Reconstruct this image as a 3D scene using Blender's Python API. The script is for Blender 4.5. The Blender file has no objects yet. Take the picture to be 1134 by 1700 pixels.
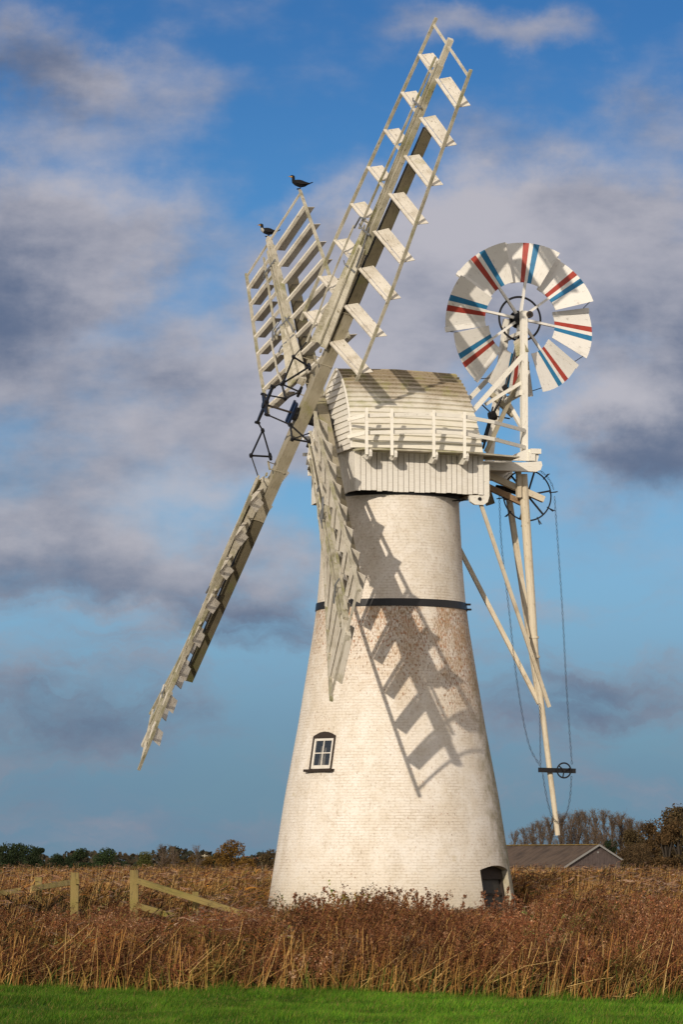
import bpy, bmesh, math, random
import numpy as np
from mathutils import Vector, Matrix
R = math.radians
PI = math.pi
random.seed(7)
rng = np.random.default_rng(11)
scene = bpy.context.scene
COL = scene.collection

# ------------------------------------------------------------------ camera
cam_d = bpy.data.cameras.new('camera')
cam = bpy.data.objects.new('camera', cam_d); COL.objects.link(cam)
cam.location = (0, 0, 1.6); cam.rotation_euler = (R(96.0), 0, 0)
cam_d.sensor_fit = 'HORIZONTAL'; cam_d.sensor_width = 36; cam_d.lens = 174.6
cam_d.clip_start = 0.5; cam_d.clip_end = 6000
scene.camera = cam

# ------------------------------------------------------------------ node helper
class NT:
    def __init__(s, tree): s.t = tree; s.n = tree.nodes; s.l = tree.links
    def new(s, typ, ins=None, **props):
        nd = s.n.new(typ)
        for k, v in props.items(): setattr(nd, k, v)
        for k, v in (ins or {}).items():
            sock = nd.inputs[k]
            if hasattr(v, 'is_output') or isinstance(v, bpy.types.NodeSocket): s.l.new(v, sock)
            else: sock.default_value = v
        return nd
    def math(s, op, a, b=0.0, c=0.0, clamp=False):
        return s.new('ShaderNodeMath', {0: a, 1: b, 2: c}, operation=op, use_clamp=clamp).outputs[0]
    def mix(s, f, a, b, blend='MIX'):
        nd = s.new('ShaderNodeMix', {0: f, 6: a, 7: b}, data_type='RGBA', blend_type=blend)
        return nd.outputs[2]
    def noise(s, vec, scale, detail=4, rough=.55, out=0):
        return s.new('ShaderNodeTexNoise', {'Vector': vec, 'Scale': scale, 'Detail': detail, 'Roughness': rough}).outputs[out]
    def ramp(s, f, lo, hi, a=0.0, b=1.0, smooth=True):
        return s.new('ShaderNodeMapRange', {0: f, 1: lo, 2: hi, 3: a, 4: b}, interpolation_type='SMOOTHSTEP' if smooth else 'LINEAR').outputs[0]
    def mapping(s, vec, scale=(1, 1, 1), loc=(0, 0, 0), rot=(0, 0, 0)):
        return s.new('ShaderNodeMapping', {0: vec, 1: loc, 2: rot, 3: scale}).outputs[0]
def C4(c): return (c[0], c[1], c[2], 1.0)

# ------------------------------------------------------------------ world: sky with clouds by direction
SUN_EL, SUN_AZ = 18.8, 200.4          # azimuth clockwise from +Y of where the sun stands
w = bpy.data.worlds.new('World'); scene.world = w; w.use_nodes = True
t = NT(w.node_tree); t.n.clear()
out = t.new('ShaderNodeOutputWorld'); bg = t.new('ShaderNodeBackground')
sky = t.new('ShaderNodeTexSky', sky_type='NISHITA', sun_disc=False)
sky.sun_elevation = R(SUN_EL); sky.sun_rotation = R(SUN_AZ); sky.air_density = 1.0; sky.dust_density = 0.6; sky.ozone_density = 2.5
tc = t.new('ShaderNodeTexCoord').outputs['Generated']
sep = t.new('ShaderNodeSeparateXYZ', {0: tc})
ay = t.math('MAXIMUM', t.math('ABSOLUTE', sep.outputs[1]), .05)
U = t.math('MULTIPLY', t.math('DIVIDE', sep.outputs[0], ay), 55.0)     # bearing, about 1 degree a unit
V = t.math('MULTIPLY', t.math('DIVIDE', sep.outputs[2], ay), 55.0)     # height, about 1 degree a unit
P0 = t.new('ShaderNodeCombineXYZ', {0: U, 1: V, 2: 0.0}).outputs[0]
warp = t.new('ShaderNodeTexNoise', {'Vector': P0, 'Scale': .42, 'Detail': 6.0, 'Roughness': .6})
wv = t.new('ShaderNodeVectorMath', {0: warp.outputs[1], 1: (.5, .5, .5)}, operation='SUBTRACT').outputs[0]
wv = t.new('ShaderNodeVectorMath', {0: wv, 1: (3.4, 2.2, 0)}, operation='MULTIPLY').outputs[0]
P1 = t.new('ShaderNodeVectorMath', {0: P0, 1: wv}, operation='ADD').outputs[0]
def blobs(lst):
    acc = None
    for (u, v, ru, rv, wt) in lst:
        d = t.new('ShaderNodeVectorMath', {0: P1, 1: (u, v, 0)}, operation='SUBTRACT').outputs[0]
        d = t.new('ShaderNodeVectorMath', {0: d, 1: (1 / ru, 1 / rv, 0)}, operation='MULTIPLY').outputs[0]
        d = t.new('ShaderNodeVectorMath', {0: d}, operation='LENGTH').outputs['Value']
        m = t.ramp(d, 1.0, 0.0, 0.0, wt)
        acc = m if acc is None else t.math('ADD', acc, m)
    return acc
cover = blobs([(-5.0, 13.3, 1.7, 1.6, .9), (-3.3, 12.9, 2.4, 1.2, .55), (-4.6, 10.4, 3.6, 2.6, 1.0), (-6.2, 9.0, 3.8, 3.0, 1.1),
               (-2.2, 7.6, 3.8, 2.3, 1.0), (-5.0, 5.6, 4.2, 2.2, .95), (-2.6, 4.7, 3.6, 1.4, .6), (0.2, 8.3, 3.8, 3.2, .9),
               (3.0, 10.8, 4.2, 2.2, .95), (5.6, 9.4, 3.8, 3.4, 1.1), (1.4, 9.6, 3.4, 2.6, .75), (5.4, 7.0, 3.0, 2.2, .9),
               (2.6, 13.9, 3.2, .6, .6), (5.6, 12.6, 1.8, 1.2, .55), (-1.2, 4.6, 2.6, 1.3, .4), (4.2, 2.8, 3.0, 1.2, .5),
               (-4.2, 2.4, 4.0, 1.3, .6), (-.8, 10.2, 1.8, 1.2, .35)])
fine = t.noise(t.mapping(P0, (.5, .85, 1)), 1.1, 8, .54)
cov = t.math('ADD', cover, t.math('MULTIPLY', t.math('SUBTRACT', fine, .5), 1.25))
cov = t.math('ADD', cov, t.math('MULTIPLY', t.ramp(V, 5.6, 3.6), t.math('MULTIPLY', t.math('SUBTRACT', t.noise(t.mapping(P1, (.26, 1.0, 1), (2, 5, 0)), 1.0, 6, .6), .44), 2.6)))
alpha = t.ramp(cov, -.08, 1.0)
shade = blobs([(-6.4, 8.0, 2.8, 5.0, .3), (6.2, 7.6, 2.4, 3.6, .2), (-5.4, 13.2, 1.8, 1.5, .6), (-6.0, 9.3, 2.6, 1.6, .8), (-4.5, 4.6, 3.2, 1.2, .6), (-1.6, 3.9, 2.4, .9, .7), (5.8, 8.6, 1.8, 1.6, .55),
               (5.4, 6.6, 2.2, 1.1, .8), (1.6, 10.9, 2.6, 1.5, -.75), (-3.9, 11.6, 2.0, .9, -.5), (-.6, 8.3, 2.4, 1.6, -.45), (-2.2, 6.1, 2.6, .7, -.4), (4.4, 7.6, 1.6, .6, -.3), (-3.6, 4.0, 1.5, .5, -.5), (-4, 2.3, 3, 1.0, .7), (4, 2.6, 3.0, 1.0, .7), (-3.4, 8.0, 2.6, .9, .35)])
dk = t.math('ADD', shade, t.math('MULTIPLY', t.math('SUBTRACT', t.noise(t.mapping(P0, (.5, 1.0, 1), (7, 3, 0)), .8, 7, .6), .46), 1.7))
fine2 = t.noise(t.mapping(t.new('ShaderNodeVectorMath', {0: P0, 1: (-.16, .22, 0)}, operation='ADD').outputs[0], (.5, .85, 1)), 1.1, 8, .54)
relief = t.math('MULTIPLY', t.math('SUBTRACT', fine, fine2), .6)      # sides turned to the low sun are brighter
dk = t.math('SUBTRACT', dk, relief)
ccol = t.mix(t.ramp(dk, -.55, 1.15), C4((.50, .48, .52)), C4((.12, .15, .235)))
ccol = t.mix(t.ramp(V, 5.5, 2.5, 0, .6), ccol, C4((.13, .185, .275)))
# clear sky: the physical sky, tinted to the polarised blue of the photograph
skt = t.mix(1.0, sky.outputs[0], C4((.40, .76, 1.10)), 'MULTIPLY')
skt = t.new('ShaderNodeVectorMath', {0: skt, 1: (.080, .080, .080)}, operation='MULTIPLY').outputs[0]
# thin grey-blue layer of cloud lying low over the horizon
low = t.math('MULTIPLY', t.ramp(V, 9.0, 2.0, 0, .88), t.ramp(t.noise(t.mapping(P1, (.25, .7, 1)), .9, 4), .2, .8, .8, 1.0))
skt = t.mix(low, skt, t.mix(t.ramp(V, 1.0, 5.5), C4((.145, .245, .365)), C4((.27, .46, .66))))
skt = t.mix(1.0, skt, t.mix(t.ramp(V, 8.5, 15.5), C4((1, 1, 1)), C4((.62, .74, .84))), 'MULTIPLY')      # the blue deepens with height
fin = t.mix(t.math('MULTIPLY', alpha, .93), skt, ccol)
# added out of view, behind and overhead: warm bright cloud that fills the shadows
back = t.math('MULTIPLY', t.ramp(sep.outputs[1], .75, .2), t.ramp(t.noise(tc, 2.2, 6, .6), .36, .6, .25, .95))
fin = t.mix(back, fin, C4((.95, .83, .72)))
t.l.new(fin, bg.inputs[0]); bg.inputs[1].default_value = 1.0
t.l.new(bg.outputs[0], out.inputs[0])

# ------------------------------------------------------------------ sun
sd = bpy.data.lights.new('sun', 'SUN'); sd.energy = 3.35; sd.angle = R(.55); sd.color = (1.0, .88, .73)
so = bpy.data.objects.new('sun', sd); COL.objects.link(so)
so.rotation_euler = Vector((.333, .887, -.322)).to_track_quat('-Z', 'Y').to_euler()
so.location = (-40, -60, 60)
scene.view_settings.view_transform = 'Standard'; scene.view_settings.look = 'None'
scene.view_settings.exposure = 0.0; scene.view_settings.gamma = 1.0

# ------------------------------------------------------------------ mesh helper
class MB:
    def __init__(s): s.v = []; s.f = []; s.uv = []; s.m = []
    def face(s, ids, uvs=None, m=0):
        s.f.append(ids); s.uv.append(uvs or [(s.v[i][0] + s.v[i][1], s.v[i][2]) for i in ids]); s.m.append(m)
    def beam(s, p0, p1, wd, ht, up=(0, 0, 1), taper=1.0, m=0):
        p0, p1, up = Vector(p0), Vector(p1), Vector(up)
        d = (p1 - p0); L = d.length; d = d / L
        x = d.cross(up)
        if x.length < 1e-4: x = d.cross(Vector((1, 0, 0)))
        x.normalize(); y = x.cross(d).normalized()
        b = len(s.v); o = random.random() * 50
        for p, k in ((p0, 1.0), (p1, taper)):
            for sx, sy in ((-1, -1), (1, -1), (1, 1), (-1, 1)):
                s.v.append(tuple(p + x * (sx * wd * k / 2) + y * (sy * ht * k / 2)))
        for i in range(4):
            j = (i + 1) % 4
            wv = wd if i % 2 == 0 else ht
            s.face([b + i, b + j, b + 4 + j, b + 4 + i], [(o, i * .7 + o), (o, i * .7 + wv + o), (o + L, i * .7 + wv + o), (o + L, i * .7 + o)], m)
        s.face([b + 3, b + 2, b + 1, b], [(o, o), (o + .02, o), (o + .02, o + ht), (o, o + ht)], m)
        s.face([b + 4, b + 5, b + 6, b + 7], [(o, o), (o + .02, o), (o + .02, o + ht), (o, o + ht)], m)
        return s
    def box(s, c, size, m=0):
        c = Vector(c); return s.beam(c - Vector((size[0] / 2, 0, 0)), c + Vector((size[0] / 2, 0, 0)), size[1], size[2], m=m)
    def prism(s, pts, ext, m=0):
        """closed polygon pts (3d) extruded by vector ext"""
        b = len(s.v); n = len(pts); e = Vector(ext); o = random.random() * 20
        P = [Vector(p) for p in pts]
        s.v += [tuple(p) for p in P] + [tuple(p + e) for p in P]
        d0 = (P[1] - P[0]).normalized(); nn = e.normalized(); d1 = nn.cross(d0)
        uv = [((p - P[0]).dot(d0) + o, (p - P[0]).dot(d1) + o) for p in P]
        s.face([b + i for i in range(n)][::-1], uv[::-1], m); s.face([b + n + i for i in range(n)], uv, m)
        el = e.length
        for i in range(n):
            j = (i + 1) % n; L = (P[j] - P[i]).length
            s.face([b + i, b + j, b + n + j, b + n + i], [(o, o), (o + L, o), (o + L, o + el), (o, o + el)], m)
        return s
    def tube(s, pts, r, n=8, m=0, cap=True):
        pts = [Vector(p) for p in pts]
        rr = r if isinstance(r, (list, tuple)) else [r] * len(pts)
        b = len(s.v); o = random.random() * 20; acc = 0; al = []
        d = (pts[1] - pts[0]).normalized()
        x = d.orthogonal().normalized()
        for i, p in enumerate(pts):
            if i: acc += (p - pts[i - 1]).length
            al.append(acc)
            dd = (pts[min(i + 1, len(pts) - 1)] - pts[max(i - 1, 0)]).normalized()
            x = (x - dd * x.dot(dd)).normalized(); y = dd.cross(x)
            for k in range(n):
                a = 2 * PI * k / n
                s.v.append(tuple(p + x * math.cos(a) * rr[i] + y * math.sin(a) * rr[i]))
        for i in range(len(pts) - 1):
            for k in range(n):
                j = (k + 1) % n
                per = 2 * PI * rr[0] / n
                s.face([b + i * n + k, b + i * n + j, b + (i + 1) * n + j, b + (i + 1) * n + k],
                       [(al[i] + o, k * per), (al[i] + o, (k + 1) * per), (al[i + 1] + o, (k + 1) * per), (al[i + 1] + o, k * per)], m)
        if cap:
            s.face([b + k for k in range(n)][::-1], None, m); e = b + (len(pts) - 1) * n
            s.face([e + k for k in range(n)], None, m)
        return s
    def ring(s, c, ax, rad, r, n=40, k=6, a0=0, a1=2 * PI, sx=1.0, dx=None, m=0):
        c, ax = Vector(c), Vector(ax).normalized()
        x = Vector(dx) if dx else ax.orthogonal(); x = (x - ax * x.dot(ax)).normalized(); y = ax.cross(x)
        full = abs(a1 - a0 - 2 * PI) < 1e-6
        b = len(s.v); N = n if full else n + 1
        for i in range(N):
            a = a0 + (a1 - a0) * i / n
            e = x * math.cos(a) + y * math.sin(a)
            p = c + x * math.cos(a) * rad + y * math.sin(a) * rad * sx
            for q in range(k):
                t_ = 2 * PI * q / k
                s.v.append(tuple(p + e * math.cos(t_) * r + ax * math.sin(t_) * r))
        for i in range(n):
            i2 = (i + 1) % N
            for q in range(k):
                q2 = (q + 1) % k
                s.face([b + i * k + q, b + i2 * k + q, b + i2 * k + q2, b + i * k + q2], None, m)
        return s
    def build(s, name, mats, parent=None, smooth=False):
        me = bpy.data.meshes.new(name)
        me.from_pydata(s.v, [], s.f)
        uvl = me.uv_layers.new(name='UVMap')
        flat = [c for u in s.uv for p in u for c in p]
        uvl.data.foreach_set('uv', flat)
        for m in (mats if isinstance(mats, (list, tuple)) else [mats]): me.materials.append(m)
        me.polygons.foreach_set('material_index', s.m)
        bm = bmesh.new(); bm.from_mesh(me); bmesh.ops.recalc_face_normals(bm, faces=bm.faces); bm.to_mesh(me); bm.free()
        if smooth: me.polygons.foreach_set('use_smooth', [True] * len(me.polygons))
        me.update()
        o = bpy.data.objects.new(name, me); COL.objects.link(o)
        if parent: o.parent = parent
        return o
def empty(name, loc=(0, 0, 0), rz=0.0):
    o = bpy.data.objects.new(name, None); COL.objects.link(o); o.location = loc; o.rotation_euler = (0, 0, rz); o.empty_display_size = .3
    return o
def tag(o, label=None, cat=None, group=None, kind=None):
    if label: o['label'] = label
    if cat: o['category'] = cat
    if group: o['group'] = group
    if kind: o['kind'] = kind
    return o
def npmesh(name, V_, F_, mat, cols=None, parent=None):
    """V_ (n,3) F_ (m,k) numpy; cols (n,3) point colours"""
    me = bpy.data.meshes.new(name); k = F_.shape[1]
    me.vertices.add(len(V_)); me.vertices.foreach_set('co', V_.astype(np.float32).ravel())
    me.loops.add(F_.size); me.loops.foreach_set('vertex_index', F_.astype(np.int32).ravel())
    me.polygons.add(len(F_)); me.polygons.foreach_set('loop_start', np.arange(0, F_.size, k, dtype=np.int32))
    me.update(calc_edges=True)
    if cols is not None:
        ca = me.color_attributes.new('tint', 'FLOAT_COLOR', 'POINT')
        c = np.ones((len(V_), 4), np.float32); c[:, :3] = cols; ca.data.foreach_set('color', c.ravel())
    me.materials.append(mat)
    o = bpy.data.objects.new(name, me); COL.objects.link(o)
    if parent: o.parent = parent
    return o

# ------------------------------------------------------------------ materials
def mat_base(name, rough=.7):
    m = bpy.data.materials.new(name); m.use_nodes = True
    t = NT(m.node_tree); bs = m.node_tree.nodes['Principled BSDF']; bs.inputs['Roughness'].default_value = rough
    bs.inputs['Specular IOR Level'].default_value = .25
    return m, t, bs
def wood_mat(name, base, worn, green=(.20, .21, .06), gamt=.35, wamt=.5, rough=.75, seed=0.0, fleck=.5):
    m, t, bs = mat_base(name, rough)
    uv = t.new('ShaderNodeUVMap').outputs[0]
    ob = t.new('ShaderNodeTexCoord').outputs['Object']
    grain = t.noise(t.mapping(uv, (1.6, 26, 1), (seed, seed, 0)), 2.2, 6, .65)
    patch = t.noise(t.mapping(ob, (1, 1, 1), (seed, 0, 0)), 1.7, 5, .6)
    flk = t.noise(t.mapping(uv, (3.2, 9, 1), (seed, 3, 0)), 1.8, 4, .65)
    a = t.ramp(t.math('ADD', t.math('MULTIPLY', grain, .55), t.math('MULTIPLY', patch, .55)), .62 - .22 * wamt, .80 - .12 * wamt)
    c = t.mix(t.math('MULTIPLY', a, .85), C4(base), C4(worn))
    g = t.ramp(t.noise(t.mapping(ob, (1, 1, 1), (5 + seed, 9, 2)), 1.1, 6, .7), .66 - .28 * gamt, .78 - .1 * gamt)
    c = t.mix(t.math('MULTIPLY', g, min(1, .35 + gamt * .6)), c, C4(green))
    f = t.ramp(flk, .60, .68)
    c = t.mix(t.math('MULTIPLY', f, fleck), c, C4((.09, .07, .045)))
    t.l.new(c, bs.inputs['Base Color'])
    bp = t.new('ShaderNodeBump', {'Strength': .5, 'Distance': .012, 'Height': t.math('ADD', grain, t.math('MULTIPLY', f, -.6))})
    t.l.new(bp.outputs[0], bs.inputs['Normal'])
    return m
M = {}
M['sail'] = wood_mat('weathered_sail_paint', (.60, .56, .46), (.27, .235, .16), (.25, .25, .09), .45, .7, seed=1, fleck=.75)
M['rail'] = wood_mat('mossy_rail_paint', (.52, .48, .38), (.17, .15, .09), (.20, .20, .055), .75, .75, seed=2, fleck=.85)
M['vane'] = wood_mat('shutter_paint', (.63, .59, .51), (.36, .31, .23), (.33, .31, .16), .35, .6, seed=3, fleck=.75)
M['stock'] = wood_mat('stock_timber', (.36, .32, .235), (.22, .19, .125), (.21, .21, .05), .55, .6, seed=4)
M['stockdark'] = wood_mat('shaded_mossy_stock_timber', (.13, .11, .07), (.06, .05, .03), (.10, .11, .025), .6, .6, seed=14)  # outer stock: its shaded side put into the timber colour, with moss green
M['white'] = wood_mat('white_painted_timber', (.74, .71, .63), (.50, .45, .36), (.36, .35, .2), .12, .3, seed=5, fleck=.35)
M['pole'] = wood_mat('cream_painted_pole', (.62, .55, .42), (.38, .28, .16), (.3, .27, .12), .15, .45, seed=6)
M['rawwood'] = wood_mat('bare_brown_timber', (.33, .22, .13), (.20, .13, .08), (.2, .18, .07), .3, .5, seed=7)
M['fencewood'] = wood_mat('mossy_fence_timber', (.235, .175, .06), (.06, .045, .02), (.14, .135, .022), .8, .6, seed=8)
def plain(name, col, rough=.5, metal=0.0, var=.25, scale=8):
    m, t, bs = mat_base(name, rough)
    n = t.noise(t.new('ShaderNodeTexCoord').outputs['Object'], scale, 5, .6)
    c = t.mix(t.ramp(n, .35, .75), C4(col), C4([x * (1 - var) for x in col]))
    t.l.new(c, bs.inputs['Base Color']); bs.inputs['Metallic'].default_value = metal
    bs.inputs['Specular IOR Level'].default_value = .4
    return m
M['iron'] = plain('black_iron', (.018, .018, .02), .45, .3)
M['rustiron'] = plain('rusty_iron', (.055, .042, .034), .7, .2, .4)
M['galv'] = plain('galvanised_iron', (.24, .25, .26), .5, .5)
M['blueiron'] = plain('blue_painted_iron', (.016, .024, .05), .4, .2)
M['red'] = plain('red_paint', (.36, .045, .028), .55, 0, .25, 5)
M['blue'] = plain('blue_paint', (.018, .17, .34), .55, 0, .2, 5)
M['blackpaint'] = plain('black_band_paint', (.012, .012, .014), .45, 0, .3, 3)
M['brownframe'] = plain('dark_brown_frame', (.035, .024, .018), .85)
M['darkvoid'] = plain('painted_dark_interior', (.012, .011, .011), .9)  # colour carries the shade of the unlit rooms
M['fanwhite'] = wood_mat('fan_white_paint', (.73, .71, .66), (.52, .49, .43), (.42, .40, .32), .1, .25, seed=9, fleck=.3)
M['sashwhite'] = plain('sash_white_paint', (.74, .70, .62), .5, 0, .15, 6)
M['curtain'] = plain('pale_curtain', (.40, .37, .31), .9)
M['dullglass'] = plain('dull_grimy_glass', (.045, .042, .036), .7)
M['dimcurtain'] = plain('dim_curtain', (.13, .115, .095), .9)
m, t, bs = mat_base('window_glass', .06); bs.inputs['Base Color'].default_value = C4((.03, .05, .08)); bs.inputs['Alpha'].default_value = .3; bs.inputs['Specular IOR Level'].default_value = .6
M['glass'] = m

def cap_mat(name, base, roofy):
    m, t, bs = mat_base(name, .75)
    ob = t.new('ShaderNodeTexCoord').outputs['Object']; sp = t.new('ShaderNodeSeparateXYZ', {0: ob})
    uv = t.new('ShaderNodeUVMap').outputs[0]
    grain = t.noise(t.mapping(uv, (2.2, 30, 1)), 1.6, 6, .65)
    patch = t.noise(ob, 1.6, 6, .65)
    fl = t.noise(ob, 22, 3, .6)
    c = t.mix(t.ramp(grain, .45, .75, 0, .5), C4(base), C4((.45, .40, .30)))
    if roofy:   # the crown of the roof is bare and lichened where rain stands, lower boards keep their paint
        h = t.math('ADD', sp.outputs[2], t.math('MULTIPLY', t.math('SUBTRACT', patch, .5), 1.5))
        h = t.math('ADD', h, t.math('MULTIPLY', sp.outputs[0], .10))
        k = t.ramp(h, 13.85, 14.9)
        c = t.mix(t.math('MULTIPLY', k, .8), c, C4((.30, .23, .14)))
        k2 = t.math('MULTIPLY', t.ramp(fl, .50, .62), k)
        c = t.mix(t.math('MULTIPLY', k2, .55), c, C4((.17, .12, .06)))
        g = t.math('MULTIPLY', t.ramp(t.noise(t.mapping(ob, (1, 1, 1), (3, 0, 0)), 2.1, 5, .65), .5, .66), t.ramp(sp.outputs[2], 13.0, 14.6))
        c = t.mix(t.math('MULTIPLY', g, .5), c, C4((.36, .36, .13)))
    else:
        c = t.mix(t.ramp(patch, .5, .75, 0, .35), c, C4((.52, .46, .36)))
    t.l.new(c, bs.inputs['Base Color'])
    bp = t.new('ShaderNodeBump', {'Strength': .4, 'Distance': .01, 'Height': grain}); t.l.new(bp.outputs[0], bs.inputs['Normal'])
    return m
M['caproof'] = cap_mat('cap_roof_boards', (.70, .67, .58), True)
M['capwall'] = cap_mat('cap_wall_boards', (.76, .73, .66), False)

def tower_mat():
    m, t, bs = mat_base('whitewashed_brick', .8)
    uv = t.new('ShaderNodeUVMap').outputs[0]
    ob = t.new('ShaderNodeTexCoord').outputs['Object']; sp = t.new('ShaderNodeSeparateXYZ', {0: ob})
    X, Y, Z = sp.outputs
    wob = t.new('ShaderNodeVectorMath', {0: t.noise(uv, 3.0, 3, .5, out=1), 1: (.045, .03, 0)}, operation='MULTIPLY').outputs[0]
    uvw = t.new('ShaderNodeVectorMath', {0: uv, 1: wob}, operation='ADD').outputs[0]
    br = t.new('ShaderNodeTexBrick', {'Vector': uvw, 'Color1': C4((.5, .5, .5)), 'Color2': C4((1, 1, 1)), 'Mortar': C4((0, 0, 0)), 'Scale': 1.0, 'Mortar Size': .007,
                                      'Mortar Smooth': .35, 'Brick Width': .235, 'Row Height': .078})
    morts = br.outputs['Fac']; bcol = t.new('ShaderNodeRGBToBW', {0: br.outputs[0]}).outputs[0]
    big = t.noise(ob, .55, 5, .6); med = t.noise(ob, 2.4, 6, .65)
    base = t.mix(t.ramp(med, .3, .7), C4((.80, .755, .685)), C4((.71, .645, .545)))
    base = t.mix(t.ramp(big, .48, .72, 0, .6), base, C4((.64, .555, .44)))
    base = t.mix(t.math('MULTIPLY', bcol, .10), base, C4((.6, .54, .45)))
    spk = t.noise(ob, 16, 5, .7)
    base = t.mix(t.ramp(spk, .50, .66, 0, .6), base, C4((.52, .45, .35)))
    dirt = t.math('MULTIPLY', t.ramp(t.noise(t.mapping(ob, (1, 1, .45), (2, 7, 1)), 1.2, 7, .72), .47, .66), t.ramp(spk, .3, .6, .35, 1.0))
    base = t.mix(t.math('MULTIPLY', dirt, .36), base, C4((.44, .37, .27)))
    # open joints picked out by dirt here and there
    jm = t.math('MULTIPLY', morts, t.ramp(t.noise(ob, 1.3, 5, .7), .46, .66, .0, .95))
    base = t.mix(t.math('MULTIPLY', jm, .5), base, C4((.42, .31, .19)))
    # flaked paint, upright flecks; densest right below the iron band
    fl = t.noise(t.mapping(uv, (25, 9, 1)), 1.0, 5, .62)
    zone = t.math('MULTIPLY', t.ramp(t.math('ADD', Z, t.math('MULTIPLY', X, .45)), 4.6, 8.2), t.ramp(Z, 8.52, 8.44))
    zone = t.math('MULTIPLY', zone, t.ramp(t.noise(t.mapping(ob, (1, 1, .5), (4, 4, 0)), 1.0, 4, .6), .28, .52))
    thr = t.math('SUBTRACT', .655, t.math('MULTIPLY', zone, .15))
    thr = t.math('SUBTRACT', thr, t.math('MULTIPLY', t.ramp(big, .45, .7), .05))
    fk = t.ramp(t.math('SUBTRACT', fl, thr), 0.0, .035)
    fcol = t.mix(t.ramp(t.noise(ob, 6, 3, .6), .4, .6), C4((.36, .12, .04)), C4((.20, .12, .06)))
    base = t.mix(t.math('MULTIPLY', fk, .85), base, fcol)
    base = t.mix(t.math('MULTIPLY', zone, t.ramp(med, .35, .7, .15, .6)), base, C4((.46, .29, .15)))
    # algae on the damp side, by the foot
    side = t.math('ADD', t.math('MULTIPLY', X, .96), t.math('MULTIPLY', Y, -.1))
    rr = t.math('SQRT', t.math('ADD', t.math('MULTIPLY', X, X), t.math('MULTIPLY', Y, Y)))
    sd_ = t.math('DIVIDE', side, rr)
    al = t.math('ADD', sd_, t.math('MULTIPLY', t.math('SUBTRACT', med, .5), .55))
    al = t.math('MULTIPLY', t.ramp(al, .66, .98), t.ramp(Z, 9.0, 3.5))
    base = t.mix(t.math('MULTIPLY', al, .85), base, C4((.20, .175, .075)))
    spots = t.math('MULTIPLY', t.ramp(t.noise(t.mapping(ob, (1, 1, 1.6), (8, 1, 3)), 1.5, 5, .6), .64, .74), t.ramp(Z, 7, 3))
    base = t.mix(t.math('MULTIPLY', spots, .55), base, C4((.50, .42, .26)))
    foot = t.math('MULTIPLY', t.ramp(t.math('ADD', Z, t.math('MULTIPLY', med, 1.6)), 2.6, .9), .5)
    base = t.mix(foot, base, C4((.42, .36, .24)))
    t.l.new(base, bs.inputs['Base Color'])
    h = t.math('SUBTRACT', t.math('MULTIPLY', t.noise(uv, 9, 5, .6), .8), t.math('MULTIPLY', t.math('MULTIPLY', morts, t.ramp(t.noise(ob, 2.2, 4, .7), .38, .62, .1, 1.0)), .5))
    h = t.math('SUBTRACT', h, t.math('MULTIPLY', fk, .5)); h = t.math('ADD', h, t.math('MULTIPLY', bcol, .35))
    bp = t.new('ShaderNodeBump', {'Strength': .7, 'Distance': .016, 'Height': h}); t.l.new(bp.outputs[0], bs.inputs['Normal'])
    return m
M['tower'] = tower_mat()

def tint_mat(name, rough=.8, trans=.25, var=.0):
    """vegetation: colour from each plant's own tint"""
    m, t, bs = mat_base(name, rough); m.use_backface_culling = False
    a = t.new('ShaderNodeVertexColor', layer_name='tint').outputs[0]
    t.l.new(a, bs.inputs['Base Color'])
    bs.inputs['Specular IOR Level'].default_value = .15
    if trans:
        tr = t.new('ShaderNodeBsdfTranslucent', {0: a}); mx = t.new('ShaderNodeMixShader', {0: trans, 1: bs.outputs[0], 2: tr.outputs[0]})
        t.l.new(mx.outputs[0], m.node_tree.nodes['Material Output'].inputs[0])
    return m
M['veg'] = tint_mat('dry_vegetation', .85, .12); M['leaf'] = tint_mat('tree_foliage', .8, .15); M['grass'] = tint_mat('lawn_grass', .6, .35); M['bark'] = tint_mat('bark', .9, 0)

# ------------------------------------------------------------------ ground
def ground_h(x, y):
    return -1.3 * np.clip((y - 150) / 90, 0, 1)
def ground_sheet():
    ys = np.unique(np.concatenate([np.linspace(-60, 30, 10), np.linspace(30, 100, 141), np.linspace(100, 260, 40), np.geomspace(260, 5000, 20)]))
    xs = np.unique(np.concatenate([-np.geomspace(20, 3000, 14), np.linspace(-20, 20, 81), np.geomspace(20, 3000, 14)]))
    XX, YY = np.meshgrid(xs, ys)
    near = (np.abs(XX) < 19.9) & (YY < 100)
    Z = ground_h(XX, YY) + np.where(near, .025 * np.sin(XX * 1.7 + 3 * np.sin(YY * .5)) + .02 * np.sin(YY * 2.1 + XX * .6), 0)
    V_ = np.stack([XX, YY, Z], -1).reshape(-1, 3); nx = len(xs)
    i = (np.arange(len(ys) - 1)[:, None] * nx + np.arange(nx - 1)[None]).ravel()
    F_ = np.stack([i, i + 1, i + nx + 1, i + nx], 1)
    m, t, bs = mat_base('field_soil_and_turf', .95)
    ob = t.new('ShaderNodeTexCoord').outputs['Object']; sp = t.new('ShaderNodeSeparateXYZ', {0: ob})
    edge = t.math('ADD', sp.outputs[1], t.math('ADD', t.math('MULTIPLY', sp.outputs[0], .42), t.math('MULTIPLY', t.noise(ob, 2, 3), .4)))
    k = t.ramp(edge, 39.75, 40.05)
    gr = t.mix(t.ramp(t.noise(ob, 6, 5, .7), .3, .7), C4((.030, .075, .006)), C4((.05, .12, .010)))
    so_ = t.mix(t.ramp(t.noise(ob, 3, 5, .7), .3, .7), C4((.05, .032, .018)), C4((.10, .07, .035)))
    t.l.new(t.mix(k, gr, so_), bs.inputs['Base Color'])
    tag(npmesh('ground', V_, F_, m), kind='structure')
ground_sheet()

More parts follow.
